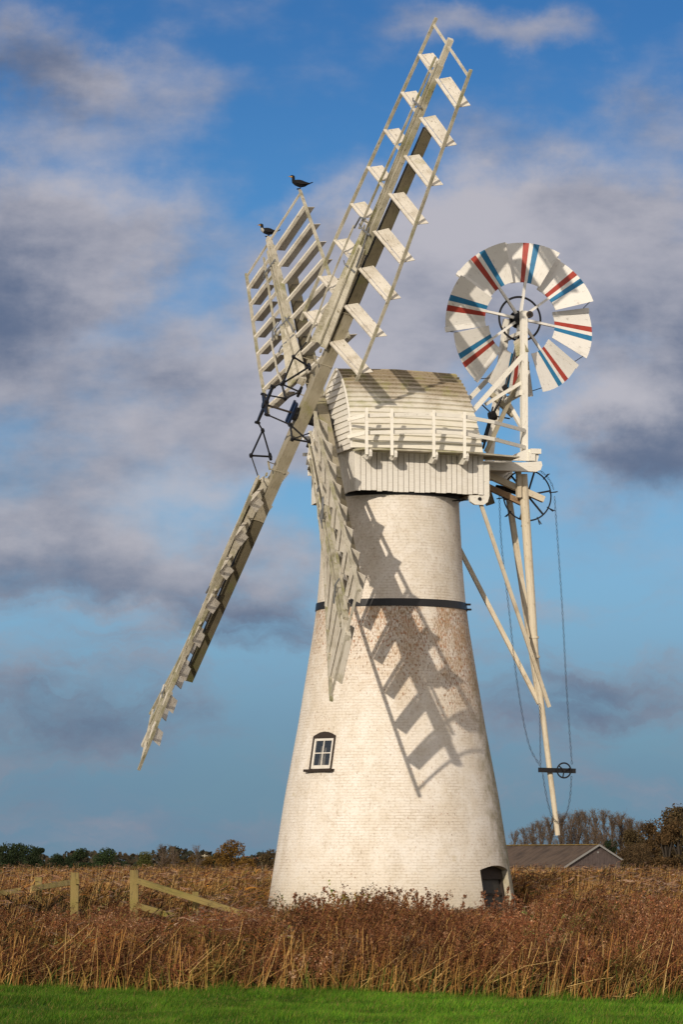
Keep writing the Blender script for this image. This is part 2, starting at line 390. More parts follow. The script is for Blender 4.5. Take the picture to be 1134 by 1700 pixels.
# ------------------------------------------------------------------ windmill
AX, AY, ROT = 1.383, 91.667, 0.3095
mill = empty('windmill', (AX, AY, 0), ROT)
tag(mill, 'tall whitewashed brick drainage windmill with boat shaped cap, four sails and striped fantail', 'windmill')
ZR = [(-.3, 3.53), (0, 3.48), (.53, 3.385), (3.37, 2.945), (5.3, 2.585), (7.9, 2.165), (8.65, 2.065), (9.6, 1.985), (11.55, 1.885), (12.6, 1.85)]
def trad(z): return float(np.interp(z, [a for a, b in ZR], [b for a, b in ZR]))
def tower():
    mb = MB(); n = 144
    zs = list(np.arange(-.3, 12.61, .25)) + [12.6]
    for z in zs:
        for k in range(n):
            a = 2 * PI * k / n; r = trad(z); mb.v.append((r * math.cos(a), r * math.sin(a), z))
    for i in range(len(zs) - 1):
        for k in range(n):
            j = (k + 1) % n; a0, a1 = k * 2 * PI / n * 2.6, (k + 1) * 2 * PI / n * 2.6
            mb.face([i * n + k, i * n + j, (i + 1) * n + j, (i + 1) * n + k], [(a0, zs[i]), (a1, zs[i]), (a1, zs[i + 1]), (a0, zs[i + 1])])
    mb.face(list(range(n))[::-1], [(0, 0)] * n); e = (len(zs) - 1) * n
    mb.face([e + k for k in range(n)], [(0, 0)] * n)
    return mb.build('tower', M['tower'], mill, True)
tw = tower()
# openings cut into the brickwork: (local bearing, centre z, half width, height, recess)
def wdir(world_deg_from_front):
    a = R(-90 + world_deg_from_front) - ROT      # world bearing from the camera-facing side -> mill frame
    return Vector((math.cos(a), math.sin(a), 0)), Vector((-math.sin(a), math.cos(a), 0))
WIN = dict(ang=-44.5, z0=4.05, hw=.43, h=1.02, rec=.07)
LOW = dict(ang=60.0, z0=.05, hw=.80, h=1.42, rec=.37)
def arch_pts(hw, z0, h, rise, nn=9):
    p = [(-hw, z0), (hw, z0), (hw, z0 + h - rise)]
    for i in range(1, nn):
        a = i / nn; x = hw * (1 - 2 * a); p.append((x, z0 + h - rise + rise * (1 - (x / hw) ** 2)))
    p.append((-hw, z0 + h - rise)); return p
def opening(o, W, rise=.12, name='cut'):
    d, s = wdir(W['ang']); zc = W['z0'] + W['h'] / 2
    batter = (trad(W['z0']) - trad(W['z0'] + W['h'])) / W['h']
    up = Vector((0, 0, 1)) - d * batter; up = up / up.z
    rb = trad(W['z0'])
    W['fr'] = lambda x, z, dep: d * (rb - dep) + s * x + Vector((0, 0, W['z0'])) + up * (z - W['z0'])
    mb = MB(); pts = [W['fr'](x, z, W['rec']) for x, z in arch_pts(W['hw'], W['z0'], W['h'], rise)]
    mb.prism(pts, d * (W['rec'] + .5))
    cut = mb.build(name, M['tower'])
    bo = o.modifiers.new('cut', 'BOOLEAN'); bo.operation = 'DIFFERENCE'; bo.object = cut; bo.solver = 'EXACT'
    return cut
cuts = [opening(tw, WIN), opening(tw, LOW)]
dg = bpy.context.evaluated_depsgraph_get()
for c in cuts: c.parent = mill
dg.update()
nm = bpy.data.meshes.new_from_object(tw.evaluated_get(dg), depsgraph=dg)
tw.modifiers.clear(); old = tw.data; tw.data = nm; nm.name = 'tower'; bpy.data.meshes.remove(old)
for c in cuts: bpy.data.objects.remove(c)
for p in nm.polygons: p.use_smooth = len(p.vertices) <= 5 and abs(p.normal.z) < .3
nm.set_sharp_from_angle(angle=R(35))
# iron band and black curb ring
def hoop(name, z0, z1, off, mat):
    mb = MB(); n = 96
    for z in (z0, z1):
        for k in range(n):
            a = 2 * PI * k / n; r = trad(z) + off; mb.v.append((r * math.cos(a), r * math.sin(a), z))
        for k in range(n):
            a = 2 * PI * k / n; r = trad(z) - .03; mb.v.append((r * math.cos(a), r * math.sin(a), z))
    for k in range(n):
        j = (k + 1) % n
        mb.face([k, j, 2 * n + j, 2 * n + k]); mb.face([k, n + k, n + j, j]); mb.face([2 * n + k, 2 * n + j, 3 * n + j, 3 * n + k])
    return mb
b_ = hoop('iron_band', 8.47, 8.67, .028, None)
d_, s_ = wdir(84)
for z in (8.50, 8.64): b_.box(d_ * (trad(z) + .07) + Vector((0, 0, z)), (.12, .10, .05))
b_.build('iron_band', M['blackpaint'], tw, False)
hoop('curb_ring', 11.52, 11.85, .035, None).build('curb_ring', M['blackpaint'], tw)

def window_up():
    W = WIN; fr = W['fr']
    mb = MB()   # dark frame with arched head
    o_ = arch_pts(.425, W['z0'], W['h'] - .005, .115)
    mb.prism([fr(x, z, .066) for x, z in [(-.425, 4.05), (-.37, 4.05), (-.37, 4.89), (-.425, 4.95)]], wdir(W['ang'])[0] * .055)
    mb.prism([fr(x, z, .066) for x, z in [(.37, 4.05), (.425, 4.05), (.425, 4.95), (.37, 4.89)]], wdir(W['ang'])[0] * .055)
    mb.prism([fr(x, z, .066) for x, z in [(-.37, 4.89), (.37, 4.89), (.425, 4.95)] + arch_pts(.425, 4.05, 1.015, .115)[3:-1] + [(-.425, 4.95)]], wdir(W['ang'])[0] * .055)
    win = mb.build('window', M['brownframe'], mill)
    d, s = wdir(W['ang'])
    mb = MB(); mb.beam(fr(-.52, 4.02, -.02), fr(.52, 4.02, -.02), .16, .07, up=(0, 0, 1)); mb.build('window_sill', M['brownframe'], win)
    mb = MB()   # white sash
    for x in (-.335, .335): mb.beam(fr(x, 4.07, .045), fr(x, 4.888, .045), .065, .035, up=d)
    mb.beam(fr(-.303, 4.115, .045), fr(.303, 4.115, .045), .09, .036, up=d)
    mb.beam(fr(-.303, 4.855, .045), fr(.303, 4.855, .045), .06, .036, up=d)
    mb.build('window_sash', M['sashwhite'], win)
    mb = MB(); mb.beam(fr(0, 4.16, .044), fr(0, 4.825, .044), .026, .028, up=d); mb.beam(fr(-.303, 4.49, .042), fr(.303, 4.49, .042), .026, .026, up=d)
    mb.build('glazing_bar', M['sashwhite'], win)
    mb = MB(); mb.prism([fr(x, z, .056) for x, z in [(-.305, 4.15), (.305, 4.15), (.305, 4.83), (-.305, 4.83)]], d * .004)
    mb.build('window_pane', M['glass'], win)
    mb = MB(); mb.prism([fr(x, z, .0675) for x, z in [(-.34, 4.06), (.34, 4.06), (.34, 4.88), (-.34, 4.88)]], d * .003); mb.build('dark_room_sheet', M['darkvoid'], win)  # near-black sheet behind the glass in place of the unlit room
    mb = MB()
    for x0, x1, z1 in ((-.12, -.02, 4.66), (.03, .11, 4.62)):
        mb.prism([fr(x, z, .063) for x, z in [(x0 - .03, 4.15), (x1 + .01, 4.15), (x1 - .01, z1 - .2), (x1, z1), (x0 + .02, z1 + .02), (x0, 4.4)]], d * .004)
    mb.build('curtain', M['curtain'], win)
window_up()
def window_low():
    W = LOW; fr = W['fr']; d, s = wdir(W['ang'])
    mb = MB(); hw = .795; dp = .355
    for x in (-hw + .05, hw - .05): mb.beam(fr(x, .06, dp - .03), fr(x, 1.22, dp - .03), .10, .08, up=d)
    mb.prism([fr(x, z, dp) for x, z in [(-hw, 1.10), (hw, 1.10), (hw, 1.34)] + arch_pts(hw, .05, 1.415, .12)[3:-1] + [(-hw, 1.34)]], d * .08)
    win = mb.build('low_window', M['brownframe'], mill)
    mb = MB(); mb.beam(fr(-hw + .10, .70, dp - .02), fr(hw - .10, .70, dp - .02), .07, .06, up=d); mb.build('glazing_bar', M['brownframe'], win)
    for nm_, x0, x1, dd_, mt in (('window_pane', -.69, .69, dp - .005, 'dullglass'), ('dark_room_sheet', -.69, .69, dp + .008, 'darkvoid')):
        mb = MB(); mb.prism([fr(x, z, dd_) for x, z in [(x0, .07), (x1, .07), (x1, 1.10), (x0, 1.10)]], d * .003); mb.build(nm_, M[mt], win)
    mb = MB(); mb.prism([fr(x, z, dp + .003) for x, z in [(-.69, .10), (.60, .10), (.60, 1.05), (-.69, 1.05)]], d * .003); mb.build('curtain', M['dimcurtain'], win)
window_low()

# ---- cap: clinker-boarded boat roof over an upright-boarded petticoat
ARCH = [(2.02, 12.72), (1.97, 12.95), (1.82, 13.22), (1.62, 13.62), (1.38, 13.98), (1.08, 14.36), (.72, 14.72), (.35, 14.99), (0, 15.17)]
def arch_at(h):     # half width at height
    return float(np.interp(h, [p[1] for p in ARCH], [p[0] for p in ARCH]))
def arch_param(n):
    P_ = [Vector((a, b, 0)) for a, b in ARCH]; L = [0]
    for i in range(1, len(P_)): L.append(L[-1] + (P_[i] - P_[i - 1]).length)
    out = []
    for i in range(n + 1):
        s = L[-1] * i / n
        out.append((float(np.interp(s, L, [p.x for p in P_])), float(np.interp(s, L, [p.y for p in P_]))))
    return out
def xf(z): return -1.58 - .22 * (15.17 - z) / 2.45         # front and rear edges lean out towards the base
def xr(z): return 1.90 + .07 * (15.17 - z) / 2.45
def cap():
    mb = MB(); n = 17; pr = arch_param(n)
    for side in (-1, 1):
        for i in range(n):
            (y0, z0), (y1, z1) = pr[i], pr[i + 1]
            nrm = Vector((0, (z1 - z0), (y0 - y1))).normalized(); nrm = Vector((0, nrm.y, nrm.z))
            lo = .062 + random.uniform(-.008, .008); hi = .004
            seg = 7; b = len(mb.v)
            for k in range(seg + 1):
                f = k / seg; sag = .012 * math.sin(i * 1.3 + k)
                for (y, z, o_) in ((y0, z0, lo), (y1, z1, hi), (y0, z0, -.01), (y1, z1, -.03)):
                    x = xf(z) + (xr(z) - xf(z)) * f
                    hog = .05 * math.sin(PI * f)
                    if k == 0: x += random.uniform(-.02, .01)
                    mb.v.append((x, side * (y + nrm.y * o_), z + nrm.z * o_ + hog * .8 + sag * .3))
            u0 = random.random() * 30
            for k in range(seg):
                q = b + k * 4
                uv = [(u0 + k * .5, i), (u0 + k * .5 + .5, i), (u0 + k * .5 + .5, i + .17), (u0 + k * .5, i + .17)]
                mb.face([q, q + 4, q + 5, q + 1], uv); mb.face([q, q + 2, q + 6, q + 4], uv); mb.face([q + 2, q + 3, q + 7, q + 6], uv)
            mb.face([b, b + 1, b + 3, b + 2]); e = b + seg * 4; mb.face([e, e + 2, e + 3, e + 1])
    c = mb.build('cap', M['caproof'], mill)
    mb = MB(); mb.beam((-1.60, 0, 15.17), (.1, 0, 15.225), .10, .03); mb.beam((.1, 0, 15.225), (1.92, 0, 15.175), .10, .03); mb.build('ridge_board', M['caproof'], c)
    # gables, lapped boards
    for nm_, fx, sg in (('front_gable', xf, -1), ('rear_gable', xr, 1)):
        mb = MB(); zs = np.arange(12.72, 15.10, .17)
        for z0 in zs:
            z1 = min(z0 + .17, 15.14); a0, a1 = arch_at(z0) - .01, max(arch_at(z1) - .01, .01)
            x0, x1 = fx(z0) + sg * .02, fx(z1) - sg * .015; jx = random.uniform(-.01, .01); tl = .03 * random.uniform(-1, 1)
            p = [(x0 + jx, -a0, z0), (x0 + jx, a0, z0 + tl), (x1, a1, z1), (x1, -a1, z1)]
            mb.prism(p, (-sg * .05, 0, 0))
        mb.build(nm_, M['capwall'], c)
    # edge boards following the arch at the front
    mb = MB(); q = arch_param(12)
    for side in (-1, 1):
        for i in range(12):
            (y0, z0), (y1, z1) = q[i], q[i + 1]
            mb.beam((xf(z0) - .03, side * (y0 + .015), z0), (xf(z1) - .03, side * (y1 + .015), z1 + .01), .05, .05, up=(1, 0, 0))
    mb.build('barge_board', M['capwall'], c)
    # petticoat of upright boards
    mb = MB(); zt, zb = 12.735, 11.585
    def boards(p0, p1, nn, outv):
        p0, p1, outv = Vector(p0), Vector(p1), Vector(outv)
        for i in range(nn):
            a, b = p0.lerp(p1, i / nn), p0.lerp(p1, (i + 1) / nn); wd = (b - a).length
            g = .010; off = outv * random.uniform(0, .012); dr = random.uniform(-.018, .012)
            dd = (b - a).normalized() * g
            mb.prism([a + dd + off + Vector((0, 0, zb + dr)), b - dd + off + Vector((0, 0, zb + dr)), b - dd + off * .6 + Vector((0, 0, zt)), a + dd + off * .6 + Vector((0, 0, zt))], outv * -.04)
    boards((-1.70, -2.0, 0), (2.0, -2.0, 0), 24, (0, -1, 0)); boards((-1.70, 2.0, 0), (2.0, 2.0, 0), 24, (0, 1, 0))
    boards((-1.705, -2.0, 0), (-1.705, 2.0, 0), 25, (-1, 0, 0)); boards((2.0, -1.99, 0), (2.0, 1.99, 0), 25, (1, 0, 0))
    mb.build('petticoat', M['capwall'], c)
    mb = MB()   # backing and soffit
    mb.box((.15, 0, 12.66), (3.5, 3.8, .08)); 
    for y in (-1.93, 1.93): mb.box((.15, y, 12.2), (3.55, .04, 1.1))
    for x in (-1.63, 1.93): mb.box((x, 0, 12.2), (.04, 3.8, 1.1))
    mb.build('cap_frame', M['rawwood'], c)
    return c
cap_o = cap()

# ---- gallery along both cap sides, joining the fan stage behind
def gallery(sg):
    def Yp(x): return sg * (2.52 if x < 1.6 else 2.52 - .62 * (x - 1.6) / 1.4)
    mb = MB()
    pts = [(-1.78, -2.06), (-1.66, -2.55), (1.3, -2.60), (3.05, -2.05), (3.05, -1.30), (2.02, -1.30), (2.02, -2.03)]
    mb.prism([(x, y * -sg, 12.63) for x, y in pts], (0, 0, .045))
    g = mb.build('gallery', M['rail'], mill)
    px = [-1.57, -.85, .35, 1.24]
    for i, x in enumerate(px):
        yo = sg * -2.56 * -1
        mb = MB(); mb.beam((x, sg * 2.6, 12.48), (x + .01, sg * 2.56, 13.76), .085, .085); mb.build('gallery_post', M['white'], g)
        mb = MB()  # scrolled bracket
        L = .30
        prof = [(0, 12.63), (.58, 12.63), (.64, 12.56), (.62, 12.44), (.50, 12.37), (.36, 12.38), (.14, 12.47), (0, 12.50)]
        if i > 1: prof = [(0, 12.63), (.60, 12.63), (.66, 12.55), (.60, 12.42), (.42, 12.33), (.20, 12.36), (0, 12.40)]
        xb = x + (.06 if i < 2 else .02)
        mb.prism([(xb, sg * (1.99 + a), b) for a, b in prof], (.09, 0, 0)); mb.build('bracket', M['white'], g)
    for z, e in ((13.55, 13.50), (13.08, 13.03)):
        mb = MB(); path = [(-1.93, sg * 2.05, e - .02), (-1.60, sg * 2.50, z), (-.85, sg * 2.53, z + .05), (.35, sg * 2.54, z + .11), (1.24, sg * 2.53, z + .09)]
        path += [(2.2, sg * 2.30, z + .0), (3.58, sg * 1.05, z - .02)]
        for a, b in zip(path[:-1], path[1:]): mb.beam(a, Vector(b) + (Vector(b) - Vector(a)).normalized() * .02, .04, .10)
        mb.build('hand_rail', M['white'], g)
gallery(-1); gallery(1)

# ---- fan stage
def stage():
    mb = MB()
    mb.box((2.9, 0, 12.60), (1.8, 2.2, .05))
    st = mb.build('fan_stage', M['white'], mill)
    for sg in (-1, 1):
        mb = MB()   # sheer beam with rounded nose
        y = sg * 1.15
        pr = [(1.95, 12.36), (3.85, 12.36), (3.98, 12.42), (4.03, 12.55), (4.0, 12.66), (3.2, 12.58), (1.95, 12.57)]
        mb.prism([(x, y - .1, z) for x, z in pr], (0, .2, 0)); mb.build('stage_beam', M['white'], st)
        mb = MB()   # curved foot block
        pr = [(2.95, 12.66), (3.9, 12.66), (3.94, 12.80), (3.90, 12.93), (3.82, 12.99), (3.55, 12.97), (3.25, 12.84)]
        mb.prism([(x, y - .06, z) for x, z in pr], (0, .12, 0)); mb.build('foot_block', M['white'], st)
        mb = MB(); mb.beam((3.72, y - .001, 12.66), (3.72, y, 12.90), .18, .26); mb.box((3.83, y, 12.93), (.30, .3, .14)); mb.build('post_shoe', M['white'], st)
    # near upright and raking far upright
    mb = MB(); mb.beam((3.60, -.95, 12.75), (3.70, -.72, 16.95), .19, .17, up=(1, 0, 0)); 
    mb.build('fan_post', M['white'], st)
    mb = MB(); mb.beam((3.22, .95, 12.65), (3.74, .72, 16.95), .22, .17, up=(1, 0, 0)); mb.build('fan_post', M['white'], st)
    for sg in (-1, 1):
        mb = MB(); mb.beam((3.70, sg * .80, 15.75), (1.86, sg * 1.0, 13.80), .12, .14, up=(0, 1, 0)); mb.build('raking_brace', M['white'], st)
    mb = MB(); mb.beam((3.84, -.62, 15.55), (2.75, -.2, 13.0), .10, .13, up=(0, 1, 0)); mb.build('raking_brace', M['stock'], st)
    mb = MB(); mb.beam((3.25, .4, 15.1), (3.72, -.6, 13.6), .11, .12, up=(0, 1, 0)); mb.build('cross_brace', M['white'], st)
    mb = MB(); mb.beam((2.98, .1, 14.72), (3.55, -.25, 14.05), .14, .14, up=(0, 1, 0)); mb.build('bearing_beam', M['stock'], st)
    mb = MB(); mb.beam((3.55, -.9, 14.62), (3.60, .9, 14.55), .12, .14); mb.build('cross_beam', M['white'], st)
    mb = MB(); mb.beam((3.66, -.80, 16.35), (3.66, .8, 16.35), .10, .10); mb.build('cross_beam', M['white'], st)
    mb = MB(); mb.beam((2.5, -.85, 14.25), (3.65, -.75, 14.95), .09, .12, up=(0, 1, 0)); mb.build('cross_brace', M['white'], st)
    mb = MB(); mb.beam((3.72, -.85, 16.0), (3.55, -.5, 15.9), .10, .45); mb.build('bearing_block', M['rail'], st)
    mb = MB()   # iron drive shaft and bevel gear
    mb.tube([(3.80, -.25, 16.55), (3.33, -.15, 14.76), (2.98, -.1, 14.05), (2.69, -.1, 13.1)], .035)
    mb.tube([(2.90, -.1, 14.0), (3.06, -.1, 14.06)], .14, 12); mb.tube([(2.98, -.1, 14.08), (2.52, -.2, 14.42)], .02); mb.tube([(2.98, -.1, 14.04), (3.5, -.1, 13.98)], .02)
    mb.tube([(3.27, -.15, 14.9), (3.42, -.15, 14.72)], .10, 10); mb.tube([(3.0, -.1, 14.3), (2.75, .1, 13.3)], .025)
    mb.build('drive_shaft', M['iron'], st)
    # timbers under the stage
    mb = MB(); mb.beam((2.0, -.55, 12.55), (4.30, -.62, 11.66), .17, .17, up=(0, 1, 0)); mb.build('under_beam', M['pole'], st)
    mb = MB(); mb.beam((2.0, -.35, 12.30), (3.75, -.45, 11.55), .16, .14, up=(0, 1, 0)); mb.build('under_beam', M['rawwood'], st)
    mb = MB(); mb.beam((3.52, -.72, 12.45), (3.52, -.72, 11.68), .15, .12, up=(1, 0, 0)); mb.build('hanger', M['pole'], st)
    mb = MB(); mb.beam((2.85, .6, 12.6), (3.15, .55, 11.6), .22, .2, up=(1, 0, 0)); mb.build('hanger', M['stock'], st)
    for sg in (-1, 1):
        mb = MB(); pr = [(1.98, 12.45), (2.17, 12.45), (2.17, 11.55), (2.12, 11.38), (2.0, 11.30), (1.75, 11.30), (1.62, 11.38), (1.58, 11.55), (1.98, 11.57)]
        mb.prism([(x + .02, sg * 1.90 - .06, z) for x, z in pr], (0, .12, 0)); mb.build('corner_post', M['white'], st)
        mb = MB(); mb.tube([(1.90, sg * 1.99, 11.46), (1.90, sg * 1.8, 11.46)], .05, 10); mb.tube([(1.90, sg * 1.86, 11.46), (1.25, sg * 1.25, 11.45)], .018); mb.build('truck_roller', M['iron'], st)
    return st
stage()

# ---- fantail
def fantail():
    c = Vector((3.84, -.05, 16.85)); ax = Vector((0, -1, 0)); ex = Vector((1, 0, 0)); ez = Vector((0, 0, 1))
    mb = MB(); mb.tube([c + Vector((0, .95, 0)), c + Vector((0, -.82, 0))], .05, 10); mb.tube([c + Vector((0, .12, 0)), c + Vector((0, -.12, 0))], .19, 16)
    mb.tube([c + Vector((0, .14, 0)), c + Vector((0, .17, 0))], .26, 16)
    hub = mb.build('fantail', M['iron'], mill)
    mb = MB(); mb.ring(c, ax, .625, .032, 56, 6); mb.build('iron_hoop', M['iron'], hub)
    for x in (-.75, .75):
        mb = MB(); mb.tube([c + Vector((0, x - .06, 0)), c + Vector((0, x + .06, 0))], .10, 12); mb.build('shaft_bearing', M['rustiron'], hub)
    for k in range(8):
        A = R(81 - 45 * k); rd = ex * math.cos(A) + ez * math.sin(A); tg = -ex * math.sin(A) + ez * math.cos(A)  # tg = counter-clockwise
        mb = MB(); mb.beam(c + rd * .14, c + rd * 2.15, .10, .07, up=tg, taper=.7); mb.build('spoke', M['fanwhite'], hub)
        tilt = R(20)
        def P_(r, th, dz=0.0):   # th ccw from the spoke
            x = r * math.cos(th); y = r * math.sin(th)
            return c + rd * x + tg * (y * math.cos(tilt)) + ax * (-y * math.sin(tilt)) + ax * (.055 + dz)
        mb = MB(); r0, r1 = 1.05, 2.2; hb = 22.4
        edges_o = [-hb, -12, -6.2, -1.6, 1.6, 6.2, 12, hb]; edges_i = [-hb, -13, -8.4, -2.2, 2.2, 8.4, 13, hb]
        mats = [0, 0, 2, 0, 1, 0, 0]
        for i in range(7):
            nr = 1; sub = 4 if i in (0, 1, 5, 6) else 2
            for s_ in range(sub):
                f0, f1 = s_ / sub, (s_ + 1) / sub
                o0, o1 = (R(edges_o[i] + (edges_o[i + 1] - edges_o[i]) * f) for f in (f0, f1))
                i0, i1 = (R(edges_i[i] + (edges_i[i + 1] - edges_i[i]) * f) for f in (f0, f1))
                b = len(mb.v)
                mb.v += [tuple(P_(r0, i0)), tuple(P_(r1, o0)), tuple(P_(r1, o1)), tuple(P_(r0, i1)), tuple(P_(r0, i0, -.02)), tuple(P_(r1, o0, -.02)), tuple(P_(r1, o1, -.02)), tuple(P_(r0, i1, -.02))]
                uv = [(k, 0), (k + 1, 0), (k + 1, .1), (k, .1)]
                uv = [(r0 + 3 * k, math.degrees(i0) * .02), (r1 + 3 * k, math.degrees(o0) * .02), (r1 + 3 * k, math.degrees(o1) * .02), (r0 + 3 * k, math.degrees(i1) * .02)]
                mm = mats[i]
                mb.face([b, b + 1, b + 2, b + 3], uv, mm); mb.face([b + 7, b + 6, b + 5, b + 4], uv, mm)
                mb.face([b + 1, b + 5, b + 6, b + 2], uv, mm); mb.face([b, b + 3, b + 7, b + 4], uv, mm)
        bl = mb.build('fan_blade', [M['fanwhite'], M['red'], M['blue']], hub)
        mb = MB(); a_ = R(hb - 2.2); mb.beam(P_(r0 - .005, a_, .02), P_(r1 + .03, a_, .02), .14, .03, up=ax)
        mb.build('blade_batten', M['fanwhite'], hub)
        A2 = A - R(22.5); mb = MB()
        rd2 = ex * math.cos(A2) + ez * math.sin(A2)
        p0 = P_(2.08, -R(hb), 0); A3 = A - R(45); rd3 = ex * math.cos(A3) + ez * math.sin(A3); tg3 = -ex * math.sin(A3) + ez * math.cos(A3)
        y = 2.08 * math.sin(R(hb)); p1 = c + rd3 * 2.08 * math.cos(R(hb)) + tg3 * y * math.cos(tilt) - ax * (y * math.sin(tilt)) + ax * .06
        mb.tube([p0, p1], .012, 5); mb.build('tie_wire', M['iron'], hub)
fantail()

# ---- chain wheel, tail poles, chains
def chain_mesh(pts, step=.105):
    mb = MB(); P_ = [Vector(p) for p in pts]; L = [0]
    for a, b in zip(P_[:-1], P_[1:]): L.append(L[-1] + (b - a).length)
    n = int(L[-1] / step)
    def at(s):
        return Vector([float(np.interp(s, L, [p[i] for p in P_])) for i in range(3)])
    for i in range(n):
        c = at((i + .5) * step); d = (at((i + 1) * step) - at(i * step)).normalized()
        side = d.cross(Vector((0, 1, 0))).normalized() if i % 2 else (d.cross(Vector((1, .3, 0)))).normalized()
        ax = d.cross(side)
        mb.ring(c, ax, .052, .0065, 8, 4, sx=.45, dx=d)
    return mb
def curve(pts, n=8):
    """Catmull-Rom through points"""
    P_ = [Vector(p) for p in pts]; P_ = [P_[0] * 2 - P_[1]] + P_ + [P_[-1] * 2 - P_[-2]]; out = []
    for i in range(1, len(P_) - 2):
        a, b, c, d = P_[i - 1:i + 3]
        for k in range(n):
            t = k / n; out.append(.5 * ((2 * b) + (c - a) * t + (2 * a - 5 * b + 4 * c - d) * t * t + (3 * b - a - 3 * c + d) * t ** 3))
    out.append(P_[-2]); return out
def tailgear():
    c = Vector((3.89, -.42, 11.79)); ax = Vector((0, -1, 0))
    mb = MB(); mb.ring(c, ax, .715, .022, 48, 6)
    for k in range(6):
        a = R(12 + 60 * k); mb.beam(c, c + Vector((math.cos(a), 0, math.sin(a))) * .71, .05, .03, up=ax)
    mb.tube([c + Vector((0, .15, 0)), c - Vector((0, .15, 0))], .11, 12)
    mb.tube([c + Vector((-.75, .5, .28)), c + Vector((-.1, .05, .05)), c], [.05, .11, .12], 10)
    wh = mb.build('chain_wheel', M['iron'], mill)
    for k in range(10):   # forked guides round the rim
        mb = MB(); a = R(8 + 36 * k); e = Vector((math.cos(a), 0, math.sin(a))); 
        for s in (-1, 1): mb.tube([c + e * .67 + ax * .0, c + e * .74, c + e * .90 + ax * (.07 * s)], .016, 5)
        mb.build('wheel_fork', M['iron'], wh)
    mb = MB(); mb.tube([(3.68, -.62, 12.35), (3.98, -.66, 7.6), (4.02, -.66, 7.2)], [.135, .11, .095], 12)
    mb.tube([(4.01, -.66, 7.3), (4.63, -.70, 2.30)], [.085, .072], 12)
    tp = mb.build('tail_pole', M['pole'], mill)
    mb = MB()
    for x, z in ((3.975, 7.78), (4.005, 7.24)): mb.tube([(x, -.655, z + .03), (x + .003, -.655, z - .03)], .135, 12); 
    mb.build('pole_clamp', M['pole'], tp)
    for p0, p1, wd in (((3.55, .35, 12.3), (4.20, -.45, 6.05), .15), ((1.86, -1.9, 11.6), (4.36, -.80, 5.85), .095), ((1.9, 1.9, 11.9), (4.18, -.50, 5.95), .115)):
        mb = MB(); mb.beam(p0, p1, wd, wd * .8, up=(0, 1, 0)); mb.build('tail_brace', M['pole'], mill)
    mb = MB(); mb.beam((4.02, -.83, 4.10), (5.12, -.83, 4.08), .06, .13); cr = mb.build('winch_bar', M['iron'], mill)
    mb = MB(); w0 = Vector((4.75, -.90, 4.09)); mb.ring(w0, ax, .205, .022, 28, 6)
    for k in range(3):
        a = R(20 + 120 * k); mb.beam(w0, w0 + Vector((math.cos(a), 0, math.sin(a))) * .2, .03, .03, up=ax)
    mb.tube([w0 + Vector((0, .1, 0)), w0 - Vector((0, .04, 0))], .04, 10); mb.build('winch_wheel', M['iron'], cr)
    # endless chain
    arc = [c + Vector((math.cos(R(a)) * .82, 0, math.sin(R(a)) * .80)) for a in range(178, -2, -12)]
    left = curve([(3.05, -.42, 11.87), (3.10, -.45, 10.4), (3.29, -.5, 8.59), (3.50, -.55, 6.58), (3.76, -.7, 4.9), (4.06, -.84, 4.2)], 8)
    right = curve([c + Vector((.82, 0, 0)), (4.88, -.5, 8.8), (4.97, -.6, 6.26), (5.0, -.88, 4.2)], 8)
    loop = curve([(4.12, -.87, 4.05), (4.23, -.87, 3.4), (4.38, -.87, 2.85), (4.57, -.87, 2.66), (4.78, -.87, 2.80), (4.93, -.87, 3.3), (4.98, -.89, 4.0)], 6)
    chain_mesh(left[::-1] + arc).build('chain', M['iron'], mill)
    chain_mesh(right).build('chain', M['iron'], mill)
    chain_mesh(loop).build('chain', M['iron'], mill)
    chain_mesh([(4.08, -.80, 5.95), (4.07, -.86, 4.15)]).build('chain', M['iron'], mill)
tailgear()

